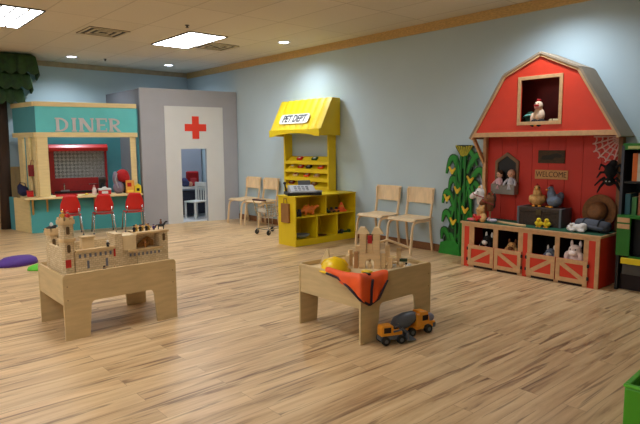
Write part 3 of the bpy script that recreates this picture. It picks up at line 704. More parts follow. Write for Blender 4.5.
# ------------------------------------------------------------------ red chairs
def red_chair(s, label, n=-.44, turn=0):
    p = dw(s, n, 0); t = thing('school_chair', label, 'chair', p, DR+turn, 'red chairs at the diner')
    # chair faces local +Y (towards the counter); backrest at -Y
    sh = []
    for i in range(7):
        y = .15-.30*i/6
        sh.append([(x*.155, y, .335-.014*(1-abs(x))+.008*(i == 0)*-1) for x in (-1, -.6, 0, .6, 1)])
    MB().grid(sh).build('seat', redp, t, subsurf=1, solid=.012, smooth=True)
    bk = []
    for i in range(5):
        z = .36+.29*i/4
        w = .15-.012*i*(i > 2)
        bk.append([(x*w, -.15-.05*i/4-.02*(1-x*x), z) for x in (-1, -.5, 0, .5, 1)])
    MB().grid(bk).build('backrest', redp, t, subsurf=1, solid=.012, smooth=True)
    for sx in (-1, 1):
        MB().tube([(sx*.11, .10, .322), (sx*.15, .13, .30), (sx*.17, .16, .012)], .010, 8).build('leg', chrome, t, smooth=True)
        MB().tube([(sx*.11, -.08, .322), (sx*.15, -.12, .30), (sx*.17, -.19, .012)], .010, 8).build('leg', chrome, t, smooth=True)
        MB().tube([(sx*.12, -.05, .322), (sx*.12, -.165, .33), (sx*.12, -.172, .44)], .009, 8).build('back_bracket', chrome, t, smooth=True)
        for y in (.16, -.19): MB().lathe([(.014, 0), (.014, .014)], (sx*.17, y, 0), 10).build('foot_cap', grey_toy, t)
    return t
red_chair(.56, 'red school chair on chrome legs at the left of the diner counter')
red_chair(1.06, 'red school chair on chrome legs at the middle of the diner counter')
red_chair(1.545, 'red school chair on chrome legs at the right end of the diner counter')

# ------------------------------------------------------------------ tree with scalloped canopy
tr = thing('play_tree', 'dark tree trunk under a green scalloped leaf canopy at the left edge', 'tree', (-10.84, 2.27, 0))
MB().tube([(0, 0, 0), (.01, .01, .8), (.0, .04, 1.7), (0, .04, 2.5)], [.10, .09, .085, .085], 14).build('trunk', trunk_m, tr, smooth=True)
TA = math.atan2(2.31, -10.84) + PI      # one flat side of the canopy faces the room
def tier(hw, z1, z0, n):
    mb = MB(); N = n*6
    for k in range(4):
        rt = Matrix.Translation((0, .04, 0)) @ Matrix.Rotation(TA+k*PI/2, 4, 'Z')
        rows = []
        for f, zz in ((.86, z1), (.96, z1-.05), (1, (z0+z1)/2), (1.04, None)):
            row = []
            for i in range(N+1):
                ph = (i % 6)/6; y = (-1+2*i/N)*hw*f
                zv = zz if zz is not None else z0+.055*abs(2*ph-1)**1.8
                row.append(rt @ Vector((hw*f+.014*math.sin(ph*PI), y, zv)))
            rows.append(row)
        mb.grid(rows)
    return mb
tier(.56, 2.95, 2.60, 7).build('leaf_tier', canopy_g, tr, solid=.02)
tier(.46, 2.66, 2.36, 6).build('leaf_tier', canopy_g, tr, solid=.02)
tier(.34, 2.42, 2.13, 5).build('leaf_tier', canopy_g, tr, solid=.02)
MB().lathe([(.09, 2.20), (.24, 2.22), (.36, 2.6), (.40, 2.90), (.10, 2.93)], (0, .04, 0), 28).build('canopy_core', green_d, tr)

# ------------------------------------------------------------------ clinic booth
cl = thing('clinic_booth', 'grey play clinic booth with a white front and a red cross', 'play booth', (-9.45, 4.16, 0), R(-8.746))
def rect(a, b, c2, e): return [(a, c2), (b, c2), (b, e), (a, e)]
MB().plate([(0, 0), (.70, 0), (.70, 1.365), (1.19, 1.365), (1.19, 0), (1.825, 0), (1.825, 2.43), (0, 2.43)], [], 'x', -.06, 0).build('front_wall', grey, cl)
MB().plate([(.42, 0), (.70, 0), (.70, 1.365), (1.19, 1.365), (1.19, 0), (1.53, 0), (1.53, 2.13), (.42, 2.13)], [], 'x', 0, .015).build('front_board', white, cl)
MB().prism([(0.99-.065, 1.545), (0.99+.065, 1.545), (0.99+.065, 1.685), (0.99+.205, 1.685), (0.99+.205, 1.815), (0.99+.065, 1.815), (0.99+.065, 1.955), (0.99-.065, 1.955), (0.99-.065, 1.815), (0.99-.205, 1.815), (0.99-.205, 1.685), (0.99-.065, 1.685)], 'x', .015, .02).build('red_cross', M('cross_red', (228, 58, 38), .5, .02, 5), cl)
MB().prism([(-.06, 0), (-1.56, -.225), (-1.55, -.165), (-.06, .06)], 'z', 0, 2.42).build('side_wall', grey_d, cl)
MB().box(-1.36, -.06, .06, 1.62, 0, .012).build('floor_panel', M('vinyl', (206, 208, 210), .4), cl)
MB().box(-1.40, -1.36, .06, 1.60, .012, 2.38).build('back_wall', M('clinic_inside', (178, 184, 198), .7, .02, 3), cl)
tb = thing('clinic_table', 'white table against the back inside the clinic doorway', 'table', (-10.20, 5.28, .012))
MB().box(-.22, .22, -.32, .50, .56, .60).build('tabletop', white, tb, bevel=.003)
for x in (-.19, .19):
    for y in (-.29, .47): MB().box(x-.02, x+.02, y-.02, y+.02, 0, .56).build('leg', white, tb)
MB().box(-.20, .20, -.29, .47, .05, .50).build('cabinet', M('clinic_navy', (26, 30, 48), .6), tb)
ch = thing('clinic_chair', 'white wooden chair seen through the clinic doorway', 'chair', (-9.72, 5.33, .012), R(12))
MB().box(-.16, .16, -.16, .16, .32, .345).build('seat', white, ch, bevel=.004)
for x in (-.14, .14):
    MB().box(x-.016, x+.016, -.156, -.124, 0, .32).build('leg', white, ch); MB().box(x-.016, x+.016, .124, .156, 0, .70).build('leg', white, ch)
for x in (-.07, 0, .07): MB().box(x-.012, x+.012, .132, .148, .345, .66).build('spindle', white, ch)
MB().box(-.156, .156, .127, .153, .62, .70).build('top_rail', white, ch, bevel=.004)
b = thing('red_backpack', 'red doctor bag with a dark patch on the white clinic table', 'bag', (-10.14, 5.49, .612), R(80))
MB().box(-.11, .13, -.07, .07, .0, .30).build('body', M('cloth_red', (172, 22, 26)), b, bevel=.03)
MB().box(-.06, .07, -.083, -.068, .05, .17).build('pocket', M('pocket_pink', (206, 70, 76), .7), b, bevel=.01)
b = thing('blue_bundle', 'dark blue soft bundle left of the red bag on the clinic table', 'toy', (-10.12, 5.31, .612))
MB().ball((0, 0, .09), (.08, .08, .09)).ball((.03, .04, .06), (.06, .07, .06)).build('body', M('bundle_blue', (50, 54, 96), .8, .15, 16), b, remesh=.012)
MB().ball((.06, .1, .05), (.035, .05, .05)).build('patch', M('bundle_peach', (214, 150, 120), .8), b, smooth=True)

# ------------------------------------------------------------------ bent ply chairs on the right wall
def ply_chair(x, y, label, rz=0):
    t = thing('plywood_chair', label, 'chair', (x, y, 0), rz, 'plywood chairs along the right wall')
    seat = []
    for i in range(8):
        yy = -.20+.40*i/7
        z = .452-.012*math.sin(PI*i/7)-.03*(max(0, 1-i/1.2))**2
        seat.append([(xx, yy, z) for xx in (-.225, -.1, .1, .225)])
    MB().grid(seat).build('seat', beech, t, solid=-.014, bevel=.003)
    bk = []
    for i in range(4):
        z = .63+.21*i/3
        bk.append([(xx, .205+.03*i/3-.0-.025*(1-(xx/.225)**2)*-1, z) for xx in (-.225, -.12, 0, .12, .225)])
    MB().grid(bk).build('backrest', beech, t, solid=.013, bevel=.003, smooth=False)
    def strip(path, w=.032, th=.022):
        mb = MB(); rows = []
        P = [Vector(p) for p in path]
        for i, p in enumerate(P):
            a = P[max(0, i-1)]; b2 = P[min(len(P)-1, i+1)]; tt = (b2-a).normalized(); nn = Vector((1, 0, 0)).cross(tt).normalized()
            rows.append([p+Vector((sx*th/2, 0, 0))+nn*(sn*w/2) for sx, sn in ((-1,-1),(1,-1),(1,1),(-1,1))])
        V = [[mb.bm.verts.new(q) for q in r] for r in rows]
        for A, B in zip(V, V[1:]):
            for j in range(4): mb.bm.faces.new((A[j], A[(j+1) % 4], B[(j+1) % 4], B[j]))
        mb.bm.faces.new(V[0][::-1]); mb.bm.faces.new(V[-1]); return mb
    for sx in (-1, 1):
        X = sx*.205
        strip([(X, .12, .418), (X, -.08, .418), (X, -.15, .41), (X, -.185, .38), (X, -.20, .32), (X, -.235, 0)]).build('leg', beech, t, bevel=.003)
        strip([(X, .205, .82), (X, .20, .62), (X, .17, .46), (X, .165, .40), (X, .19, .2), (X, .225, 0)]).build('leg', beech, t, bevel=.003)
    return t
ply_chair(-8.58, 5.70, 'plywood chair farthest left, beside the grey clinic booth')
ply_chair(-8.03, 5.70, 'plywood chair between the farthest left one and the yellow market stand')
ply_chair(-5.27, 5.72, 'plywood chair right beside the yellow shelf counter')
ply_chair(-4.70, 5.72, 'plywood chair nearest the painted corn stalk')

# ------------------------------------------------------------------ market stand and shelf counter
sc = thing('shelf_counter', 'yellow shelf counter with five open cubbies facing right', 'shelf', (-6.16, 4.8, 0))
Y1 = 1.18
MB().box(-.20, .19, 0, .02, 0, .69).build('end_panel', yellow, sc, bevel=.002)
MB().box(-.20, .19, Y1-.02, Y1, 0, .69).build('end_panel', yellow, sc, bevel=.002)
MB().box(-.21, .20, -.012, Y1, .69, .708).build('counter_top', yellow, sc, bevel=.003)
MB().box(-.20, -.18, .02, Y1-.02, 0, .69).build('back_panel', yellow, sc)
MB().box(-.18, .185, .02, Y1-.02, .40, .418).build('shelf', yellow, sc)
MB().box(-.18, .185, .02, Y1-.02, .075, .093).build('shelf', yellow, sc)
MB().box(.165, .185, .02, Y1-.02, 0, .075).build('kickboard', yellow, sc)
MB().box(-.18, .185, .57, .588, .418, .69).build('divider', yellow, sc)
MB().box(-.18, .185, .40, .418, .093, .40).build('divider', yellow, sc)
MB().box(-.18, .185, .79, .808, .093, .40).build('divider', yellow, sc)
bag = thing('paper_bag', 'brown paper bag hanging on the end of the yellow shelf counter', 'paper bag', (-6.17, 4.8, .33))
MB().box(-.085, .085, -.035, 0, 0, .27).build('bag', M('kraft_paper', (150, 104, 52), .8, .08, 12), bag, bevel=.003)
MB().tube([(-.04, -.018, .27), (-.03, -.018, .34), (.03, -.018, .34), (.04, -.018, .27)], .005, 6).build('handle', MATS['kraft_paper'], bag)
MB().tube([(0, .002, .335), (0, -.022, .335), (0, -.022, .35)], .004, 6).build('hook', steel, bag)
# cubby contents
def cub(y, z, x=.10): return (-6.16+x, 4.8+y, z)
t = thing('toy_dinosaur', 'orange plastic toy animal in the upper left cubby of the yellow counter', 'toy animal', cub(.33, .418, .08), R(80))
db = MB().ball((0, 0, .07), (.10, .045, .05)).tube([(-.08, 0, .07), (-.15, 0, .05), (-.19, 0, .03)], [.035, .02, .006], 10).tube([(.07, 0, .08), (.12, 0, .11)], [.03, .025], 10).ball((.14, 0, .115), (.04, .028, .026))
for a in (-.06, .06):
    for s in (-.03, .03): db.tube([(a, s, .06), (a, s*1.2, 0)], [.022, .016], 8)
db.build('body', M('dino_orange', (226, 122, 40), .5), t, remesh=.008)
MB().prism([(-.10, .10), (-.06, .15), (-.03, .115), (0, .16), (.03, .115), (.06, .14), (.09, .11), (.0, .09)], 'y', -.004, .004).build('crest', MATS['dino_orange'], t)
t = thing('toy_binocular', 'small black toy at the left edge of the upper left cubby', 'toy', cub(.07, .418, .14))
MB().lathe([(.03, 0), (.03, .05), (.02, .07), (.024, .10)], (0, -.02, 0), 14).lathe([(.03, 0), (.03, .05), (.02, .07), (.024, .10)], (0, .045, 0), 14).build('body', black, t, smooth=True); MB().box(-.01, .01, -.02, .045, .04, .07).build('bridge', black, t)
t = thing('toy_cone', 'orange toy pyramid in the upper right cubby of the yellow counter', 'toy', cub(.98, .418, .08))
MB().lathe([(.085, 0), (.085, .02), (.06, .03), (.012, .14)], n=20).build('body', orange, t, smooth=False); MB().lathe([(.045, .07), (.033, .095)], n=20).build('stripe', M('cone_y', (240, 150, 40), .5), t)
for i, (y, mt, lb) in enumerate(((.66, green_d, 'green toy vehicle at the left of the upper right cubby'), (.76, plush_b, 'brown toy vehicle in the middle of the upper right cubby'), (.86, MATS['dino_orange'], 'orange and dark toy vehicle beside the orange pyramid'))):
    t = thing('toy_vehicle', lb, 'toy vehicle', cub(y, .418, .10), R(60), 'toy vehicles in the upper right cubby')
    MB().box(-.045, .045, -.022, .022, .014, .045).build('body', mt, t, bevel=.006); MB().box(-.02, .02, -.02, .02, .045, .075).build('cab', black, t, bevel=.005)
    for a in (-.028, .028):
        for s in (-.024, .024): MB().lathe([(.014, -.004), (.014, .004)], n=12, mat=Matrix.Translation((a, s, .014)) @ Matrix.Rotation(R(90), 4, 'X')).build('wheel', black, t)
t = thing('toy_bowl', 'grey shallow bowl in the lower left cubby of the yellow counter', 'bowl', cub(.19, .093, .08))
MB().lathe([(.05, 0), (.11, .04), (.125, .06), (.118, .06), (.05, .012)], n=24).build('bowl', M('bowl_grey', (120, 126, 124), .4), t, smooth=True)
MB().lathe([(.02, .012), (.07, .03), (.02, .04)], n=20).build('filling', M('bowl_green', (90, 116, 70), .7, .2, 30), t, smooth=True)
t = thing('toy_plate', 'small brown toy plate in the lower middle cubby', 'plate', cub(.55, .093, .11))
MB().lathe([(.04, 0), (.07, .008), (.08, .018), (.074, .018), (.04, .008)], n=20).build('plate', M('plate_brown', (110, 64, 34), .5), t, smooth=True)
for i, (y, x, mt, lb) in enumerate(((.88, .13, black, 'dark toy tool nearest the left in the lower right cubby'), (.96, .06, grey_toy, 'grey toy tool in the middle of the lower right cubby'), (1.05, .12, green_d, 'dark green toy piece at the right of the lower right cubby'))):
    t = thing('toy_tool', lb, 'toy tool', cub(y, .093, x), R(70), 'toy tools in the lower right cubby')
    MB().box(-.06, .02, -.014, .014, 0, .028).build('handle', mt, t, bevel=.006); MB().box(.02, .06, -.03, .03, 0, .045).build('head', mt, t, bevel=.006)
# cash register
cr = thing('cash_register', 'grey and black toy cash register on the yellow counter', 'cash register', (-6.15, 5.08, .708), R(62)); cr.scale = (1.12, 1.12, 1.08)
MB().box(-.22, .22, -.16, .15, 0, .04).build('base', black, cr, bevel=.008)
MB().prism([(-.14, .03), (.13, .03), (.13, .12), (.04, .125), (-.14, .055)], 'x', -.17, .15).build('body', M('register_grey', (176, 176, 178), .4, .05, 10), cr, bevel=.006)
for i in range(4):
    for j in range(3): MB().obox((-.10+i*.05, -.10+j*.045, .068+j*.019), (.034, .028, .012), (R(22), 0, 0)).build('key', M('key_grey', (120, 120, 124), .5), cr, bevel=.002)
MB().obox((.04, .08, .15), (.16, .02, .07), (R(-20), 0, 0)).build('display', grey_toy, cr, bevel=.004)
MB().tube([(-.19, .10, .03), (-.21, .11, .14)], .010, 8).ball((-.21, .11, .15), (.02, .02, .02)).build('scanner', black, cr, smooth=True)
MB().tube([(.15, -.05, .05), (.19, -.08, .05), (.24, -.06, .04)], .014, 8).build('receipt_arm', M('register_grey', (176, 176, 178)), cr)

mk = thing('market_stand', 'yellow market stand with a sloped awning and a white sign board', 'play booth', (-6.93, 5.95, 0))
def mx_(x): return x+6.93
MB().prism([(-.155, 0), (-.0, 0), (0, 1.6), (-.155, 1.6)], 'x', mx_(-7.50), mx_(-7.46)).build('side_panel', yellow, mk)
MB().prism([(-.155, 0), (-.0, 0), (0, 1.6), (-.155, 1.6)], 'x', mx_(-6.405), mx_(-6.375)).build('side_panel', yellow, mk)
for i, zz in enumerate((1.16, 1.025, .89, .755)):
    MB().prism([(-.148, zz-.025), (-.13, zz-.045), (-.01, zz+.055), (-.025, zz+.075)], 'x', mx_(-7.46), mx_(-6.405)).build('shelf', yellow, mk, bevel=.002)
    MB().prism([(-.155, zz-.055), (-.14, zz-.055), (-.14, zz+.0), (-.155, zz+.0)], 'x', mx_(-7.46), mx_(-6.405)).build('shelf_lip', yellow, mk, bevel=.002)
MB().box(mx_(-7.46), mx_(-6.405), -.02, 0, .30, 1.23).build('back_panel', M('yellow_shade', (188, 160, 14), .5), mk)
# awning: ribbed sloped front, gable ends, scalloped valance
ax0, ax1 = mx_(-7.53), mx_(-6.28)
rows = []
NP = 48
prof = [(-.41, 1.645), (-.16, 2.13), (0, 2.13)]
for (y, z) in prof:
    rows.append([(ax0+(ax1-ax0)*i/NP, y-.010*(abs(math.sin(PI*8*i/NP)) if y < -.1 else 0), z+.006*(abs(math.sin(PI*8*i/NP)) if y < -.1 else 0)) for i in range(NP+1)])
MB().grid(rows).build('awning', yellow, mk, solid=.012)
for xa in (ax0, ax1-.02):
    MB().prism([(-.40, 1.56), (-.0, 1.56), (0, 2.118), (-.162, 2.118), (-.40, 1.645)], 'x', xa, xa+.02).build('gable_end', yellow, mk)
pv = [(ax0, 1.66), (ax0, 1.545)]
for i in range(21):
    u = i/20; pv.append((ax0+.12+(ax1-ax0-.24)*u, 1.555+.045*math.sin(PI*u)**.6))
pv += [(ax1, 1.545), (ax1, 1.66)]
MB().prism(pv, 'y', -.43, -.41).build('valance', yellow, mk, bevel=.002)
sg_tilt = math.atan2(2.13-1.645, .25)
sgp = (mx_(-6.97), -.41+.25*(.175/.485)-.022, 1.645+.175+.008)
sb = MB().prism(rrect(-.36, .36, -.085, .085, .05), 'z', -.004, .008).build('sign_board', M('sign_white', (228, 226, 218), .5, .02, 4), mk, bevel=.002, loc=sgp, rot=(sg_tilt, 0, 0))
text_mesh('sign_text', 'PET DEPT', .17, M('sign_ink', (30, 34, 48), .5), sb, (0, -.004, .0085), (0, 0, 0), shear=.15, sx=.80, off=.005)
items = [(300, 159.5, redp, 'red food packet on the top shelf of the market stand'), (315, 160.5, green_d, 'green toy food on the top shelf of the market stand'),
 (293, 167, corn_y, 'pale yellow toy food at the left of the second market shelf'), (301, 167, redp, 'red food packet on the second market shelf'), (309, 167.5, black, 'black toy food on the second market shelf'), (321, 167.5, orange, 'orange packet on the second market shelf'),
 (296, 174.5, cream, 'cream toy food on the third market shelf'), (307, 174.5, orange, 'orange packet on the third market shelf'), (317, 175, plush_t, 'tan packet at the right of the third market shelf'),
 (292, 180.5, M('maroon', (120, 20, 24), .5), 'dark red packet on the lowest market shelf'), (304, 181, pink, 'pink packet on the lowest market shelf'), (314, 182, straw, 'brown packet on the lowest market shelf')]
for px, py, mt, lb in items:
    row = 0 if py < 162 else 1 if py < 170 else 2 if py < 177 else 3
    zz = (1.16, 1.025, .89, .755)[row]
    p = at(px, py, y=5.86)
    t = thing('food_packet', lb, 'toy food', (p.x, 5.868, zz+.03), 0, 'toy food on the market shelves')
    t.rotation_euler = (R(38), 0, 0)
    MB().prism(rrect(-.06, .06, -.035, .035, .015), 'z', .002, .03).build('packet', mt, t, bevel=.006)
    MB().box(-.03, .03, -.015, .015, .0295, .0315).build('print', white if mt is not cream else redp, t)
# shopping cart
ct = thing('shopping_cart', 'small chrome toy shopping cart in front of the chairs, left of the yellow counter', 'shopping cart', (-7.22, 5.28, 0), R(100))
bk = MB()
for z, a, b2 in ((.28, .10, .17), (.36, .12, .20), (.44, .135, .225)):
    bk.tube([(-b2, -a, z), (b2*.9, -a*.85, z), (b2*.9, a*.85, z), (-b2, a, z)], .005, 6, closed=True)
for i in range(7):
    u = -1+2*i/6
    for s in (-1, 1): bk.tube([(u*.17, s*.10*(1-.08*u), .28), (u*.21, s*.13*(1-.08*u), .44)], .0035, 5)
for i in range(4):
    v = -1+2*i/3; bk.tube([(-.17, v*.09, .28), (.16, v*.08, .28)], .0035, 5); bk.tube([(.16, v*.08, .28), (.205, v*.11, .44)], .0035, 5)
bk.build('basket', chrome, ct)
fr = MB()
for s in (-1, 1):
    fr.tube([(-.24, s*.13, .56), (-.20, s*.13, .44), (-.16, s*.12, .28), (-.17, s*.13, .09), (.17, s*.11, .09)], .008, 8)
    fr.tube([(.17, s*.11, .09), (.15, s*.09, .28)], .007, 8)
fr.tube([(-.17, -.13, .09), (-.17, .13, .09)], .007, 8).tube([(.17, -.11, .09), (.17, .11, .09)], .007, 8)
fr.build('frame', chrome, ct)
MB().tube([(-.24, -.14, .56), (-.24, .14, .56)], .014, 8).build('handle', M('handle_dark', (60, 24, 26), .5), ct)
MB().obox((-.185, 0, .40), (.006, .17, .075), (0, R(-12), 0)).build('label_plate', M('plate_w', (220, 216, 206), .5), ct)
for x, y in ((-.17, -.13), (-.17, .13), (.17, -.11), (.17, .11)):
    MB().lathe([(.018, -.012), (.038, -.011), (.042, 0), (.038, .011), (.018, .012)], n=16, mat=Matrix.Translation((x, y, .042)) @ Matrix.Rotation(R(90), 4, 'X')).build('wheel', black, ct, smooth=False)
    MB().box(x-.006, x+.006, y-.02, y-.014, .042, .09).box(x-.006, x+.006, y+.014, y+.02, .042, .09).build('caster_fork', chrome, ct)
# ------------------------------------------------------------------ painted corn stalk cutout
cn = thing('corn_stalk_cutout', 'painted green wooden corn stalk cutout with yellow ears against the right wall', 'corn cutout', (-4.05, 5.93, 0))
def cx(X, Y): px, py = 430+X/3.39, 135+Y/3.39; return ((px-463)*.01468+.012, 1.40-(py-145)*.01296)
def ribbon(A, B, Cc, w0, w1, w2, n=14):
    a, b, c3 = [Vector(cx(*q)) for q in (A, B, Cc)]
    b = b*1.0 + (b-(a+c3)/2)*.85
    L, Rr = [], []
    for i in range(n+1):
        t = i/n; p = a*(1-t)**2+b*2*t*(1-t)+c3*t*t; tg = ((b-a)*(1-t)+(c3-b)*t).normalized(); nn = Vector((-tg.y, tg.x))
        w = (w0*(1-t)**2+2*w1*t*(1-t)+w2*t*t)
        L.append(p+nn*w); Rr.append(p-nn*w)
    return [(q.x, q.y) for q in L]+[(q.x, q.y) for q in Rr[::-1]]
def quadstrip(mb, poly, y0, y1):      # robust extrusion of a ribbon
    n = len(poly)//2
    for i in range(n-1):
        mb.prism([poly[i], poly[i+1], poly[-2-i], poly[-1-i]], 'y', y0, y1)
    return mb
leafs = [((104,150),(80,70),(56,128)), ((106,200),(82,140),(66,182)), ((88,250),(62,185),(44,228)), ((84,310),(60,255),(44,292)), ((78,370),(52,315),(42,352)),
         ((126,125),(158,64),(184,92)), ((130,175),(168,108),(186,178)), ((116,235),(132,178),(142,250)), ((112,260),(96,205),(76,275)), ((104,350),(118,280),(128,335)), ((92,390),(74,330),(62,372)), ((122,300),(136,250),(146,300)), ((96,150),(96,95),(78,150)), ((112,110),(128,50),(158,100)), ((108,190),(134,150),(150,205)), ((98,290),(88,240),(60,262)), ((108,400),(112,330),(90,345)), ((118,210),(150,150),(172,210))]
for i, (a, b, c3) in enumerate(leafs):
    lo = quadstrip(MB(), ribbon(a, b, c3, .028, .074, .016), -.004+.0006*i, .004+.0006*i).build('leaf', green_d, cn)
    quadstrip(MB(), ribbon(a, b, c3, .014, .048, .008), -.010+.0006*i, -.0035+.0006*i).build('leaf_face', green, lo)
MB().prism([cx(*q) for q in ((50,402),(46,350),(66,300),(74,200),(90,90),(138,80),(146,170),(138,260),(124,330),(110,402))], 'y', .016, .036).build('backing', M('corn_backing', (8, 46, 18), .5, .12, 14), cn)
for i, x in enumerate((92, 106, 120)):
    q0, q1 = cx(x-6, 400), cx(x+5, 68)
    MB().box(q0[0]+.012, q1[0]-.008, -.014, -.004, 0.05, q1[1]).build('stalk', M('stalk_green', (22, 112, 34), .45, .12, 12), cn, bevel=.003)
q0, q1 = cx(34, 402), cx(104, 372)
MB().prism([(q0[0], 0), (q1[0]+.03, 0), (q1[0], .14), (q1[0]-.05, .19), (q0[0]+.1, .17), (q0[0]+.03, .15)], 'y', -.018, .036).build('base', green, cn, bevel=.002)
for i, (x, y) in enumerate(((78,118),(140,146),(97,182),(62,210),(125,245),(85,287))):
    px, pz = cx(x, y)
    e = MB().prism([(px-.055, pz+.045), (px-.035, pz+.055), (px, pz+.01), (px+.04, pz+.04), (px+.055, pz+.025), (px+.01, pz-.045), (px-.012, pz-.045)], 'y', -.024, -.015).build('corn_ear', corn_y, cn, bevel=.002)
    MB().prism([(px-.012, pz-.045), (px+.01, pz-.045), (px+.004, pz-.075), (px-.006, pz-.075)], 'y', -.023, -.015).build('husk', green_d, e)
tp = MB(); X0, Z0 = cx(115, 68)
for i in range(7):
    a = -1+2*i/6; tp.prism([(X0+a*.03-.006, Z0-.01), (X0+a*.03+.006, Z0-.01), (X0+a*.115+.011, Z0+.105+.02*abs(a)), (X0+a*.115-.011, Z0+.11+.02*abs(a))], 'y', -.012+.001*i, -.004+.001*i)
tp.build('tassel', M('tassel_olive', (168, 156, 30), .6, .2, 30), cn)
MB().prism([(X0-.05, Z0-.02), (X0+.05, Z0-.02), (X0+.135, Z0+.11), (X0+.1, Z0+.13), (X0-.1, Z0+.13), (X0-.135, Z0+.11)], 'y', .004, .02).build('tassel_backing', M('tassel_dark', (24, 40, 10), .6), cn)

# ------------------------------------------------------------------ barn
BX, BY = -2.957, 5.965
bn_ = thing('play_barn', 'red wooden play barn with gambrel roof, loft window and four stall doors', 'play barn', (BX, BY, 0))
def X(v): return v-BX
def Y(v): return v-BY
YF = 5.49
def cbox(nm, x0, x1, y0, y1, z0, z1, mt, par=bn_, bevel=.002): return MB().box(X(x0), X(x1), Y(y0), Y(y1), z0, z1).build(nm, mt, par, bevel=bevel)
cbox('end_panel', -3.735, -3.715, YF+.018, 5.965, 0, .495, red); cbox('end_panel', -2.20, -2.18, YF+.018, 5.965, 0, .495, red)
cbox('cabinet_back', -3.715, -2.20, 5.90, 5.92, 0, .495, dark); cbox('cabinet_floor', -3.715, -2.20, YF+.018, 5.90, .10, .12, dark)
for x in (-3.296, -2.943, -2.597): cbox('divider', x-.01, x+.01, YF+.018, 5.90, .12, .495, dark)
for a, b, mt in ((-3.735,-3.697,barnwood),(-3.697,-3.633,red),(-3.633,-3.567,barnwood),(-3.324,-3.268,barnwood),(-3.025,-2.968,barnwood),(-2.968,-2.917,red),(-2.917,-2.867,barnwood),(-2.62,-2.574,barnwood),(-2.331,-2.283,barnwood),(-2.283,-2.218,red),(-2.218,-2.18,barnwood)):
    cbox('stile', a, b, YF, YF+.018, 0.0, .47, mt)
cbox('top_rail', -3.735, -2.18, YF-.001, YF+.018, .468, .498, barnwood); cbox('toe_board', -3.633, -2.283, YF+.004, YF+.018, 0, .10, dark)
cbox('counter_top', -3.75, -2.165, YF-.012, 5.965, .498, .522, barnwood); cbox('felt', -3.735, -2.18, YF+.02, 5.945, .522, .5255, M('felt_green', (22, 82, 54), .95, .15, 30))
def stall_door(x0, x1, up):
    dr = MB().box(X(x0), X(x1), Y(YF-.018), Y(YF-.006), .03, .262).build('door', red, bn_)
    w = .042; f = MB(); y0, y1 = Y(YF-.026), Y(YF-.018)
    f.box(X(x0), X(x1), y0, y1, .03, .03+w).box(X(x0), X(x1), y0, y1, .262-w, .262).box(X(x0), X(x0)+w, y0, y1, .03+w, .262-w).box(X(x1)-w, X(x1), y0, y1, .03+w, .262-w)
    f.build('door_frame', barnwood, dr, bevel=.0015)
    a, b = (X(x0)+w, X(x1)-w) if up else (X(x1)-w, X(x0)+w); s = .03 if up else -.03; zz0, zz1 = .03+w, .262-w
    MB().prism([(a, zz0), (a+s*1.2, zz0), (b, zz1-.028), (b, zz1), (b-s*1.2, zz1), (a, zz0+.028)], 'y', y0+.001, y1).build('brace', barnwood, dr)
    hx = X(x0)-.004 if up else X(x1)+.004
    for z in (.075, .20): MB().box(hx-.010, hx+.010, y0, y0+.008, z, z+.035).build('hinge', black, dr)
for x0, x1, u in ((-3.632, -3.302, 1), (-3.292, -2.972, 0), (-2.912, -2.602, 1), (-2.592, -2.276, 0)): stall_door(x0, x1, u)
# back wall of the barn with plank grooves, posts, braces
mb = MB()
for i in range(8): mb.box(X(-3.70+i*.1875), X(-3.70+i*.1875+.185), Y(5.947), Y(5.965), .5255, 1.49)
mb.build('back_wall', M('red_back', (206, 44, 22), .5, .06, 4), bn_, bevel=.002)
cbox('corner_post', -3.742, -3.70, 5.90, 5.965, .5255, 1.49, barnwood); cbox('corner_post', -2.215, -2.173, 5.90, 5.965, .5255, 1.49, M('post_brown', (136, 92, 54), .6, .12, 10))
for xs in (-3.735,):
    a, b = Vector((X(xs), Y(5.68), 1.49)), Vector((X(xs), Y(5.93), 1.17))
    MB().prism([(a.y-.025, a.z), (a.y+.025, a.z), (b.y, b.z+.03), (b.y, b.z-.03)], 'x', X(xs)-.014, X(xs)+.014).build('roof_brace', barnwood, bn_, bevel=.002)
# loft
GX = [-2.925-.80, -2.925-.405, -2.925, -2.925+.405, -2.925+.80]; GZ = [1.49, 2.145, 2.335, 2.145, 1.49]
UF = 5.64
outer = [(X(a), z) for a, z in zip(GX, GZ)][::-1]
hole = [(X(-3.13), 1.64), (X(-2.71), 1.64), (X(-2.71), 2.08), (X(-3.13), 2.08)]
MB().plate(outer, [hole], 'y', Y(UF), Y(UF+.018)).build('loft_front', red, bn_)
def frame(x0, x1, z0, z1, w, y0, y1):
    return MB().box(X(x0), X(x1), y0, y1, z0, z0+w).box(X(x0), X(x1), y0, y1, z1-w, z1).box(X(x0), X(x0)+w, y0, y1, z0+w, z1-w).box(X(x1)-w, X(x1), y0, y1, z0+w, z1-w)
frame(-3.165, -2.675, 1.605, 2.115, .036, Y(UF-.012), Y(UF)).build('window_frame', barnwood, bn_, bevel=.002)
MB().box(X(GX[0]), X(GX[4]), Y(UF-.014), Y(UF), 1.485, 1.535).build('eave_board', barnwood, bn_, bevel=.002)
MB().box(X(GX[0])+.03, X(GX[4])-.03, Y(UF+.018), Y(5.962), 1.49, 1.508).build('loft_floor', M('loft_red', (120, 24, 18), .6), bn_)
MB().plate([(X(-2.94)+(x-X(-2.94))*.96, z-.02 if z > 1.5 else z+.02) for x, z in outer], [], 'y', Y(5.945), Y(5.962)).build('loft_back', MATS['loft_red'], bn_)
roofm = M('roof_tan', (150, 132, 110), .6, .08, 6)
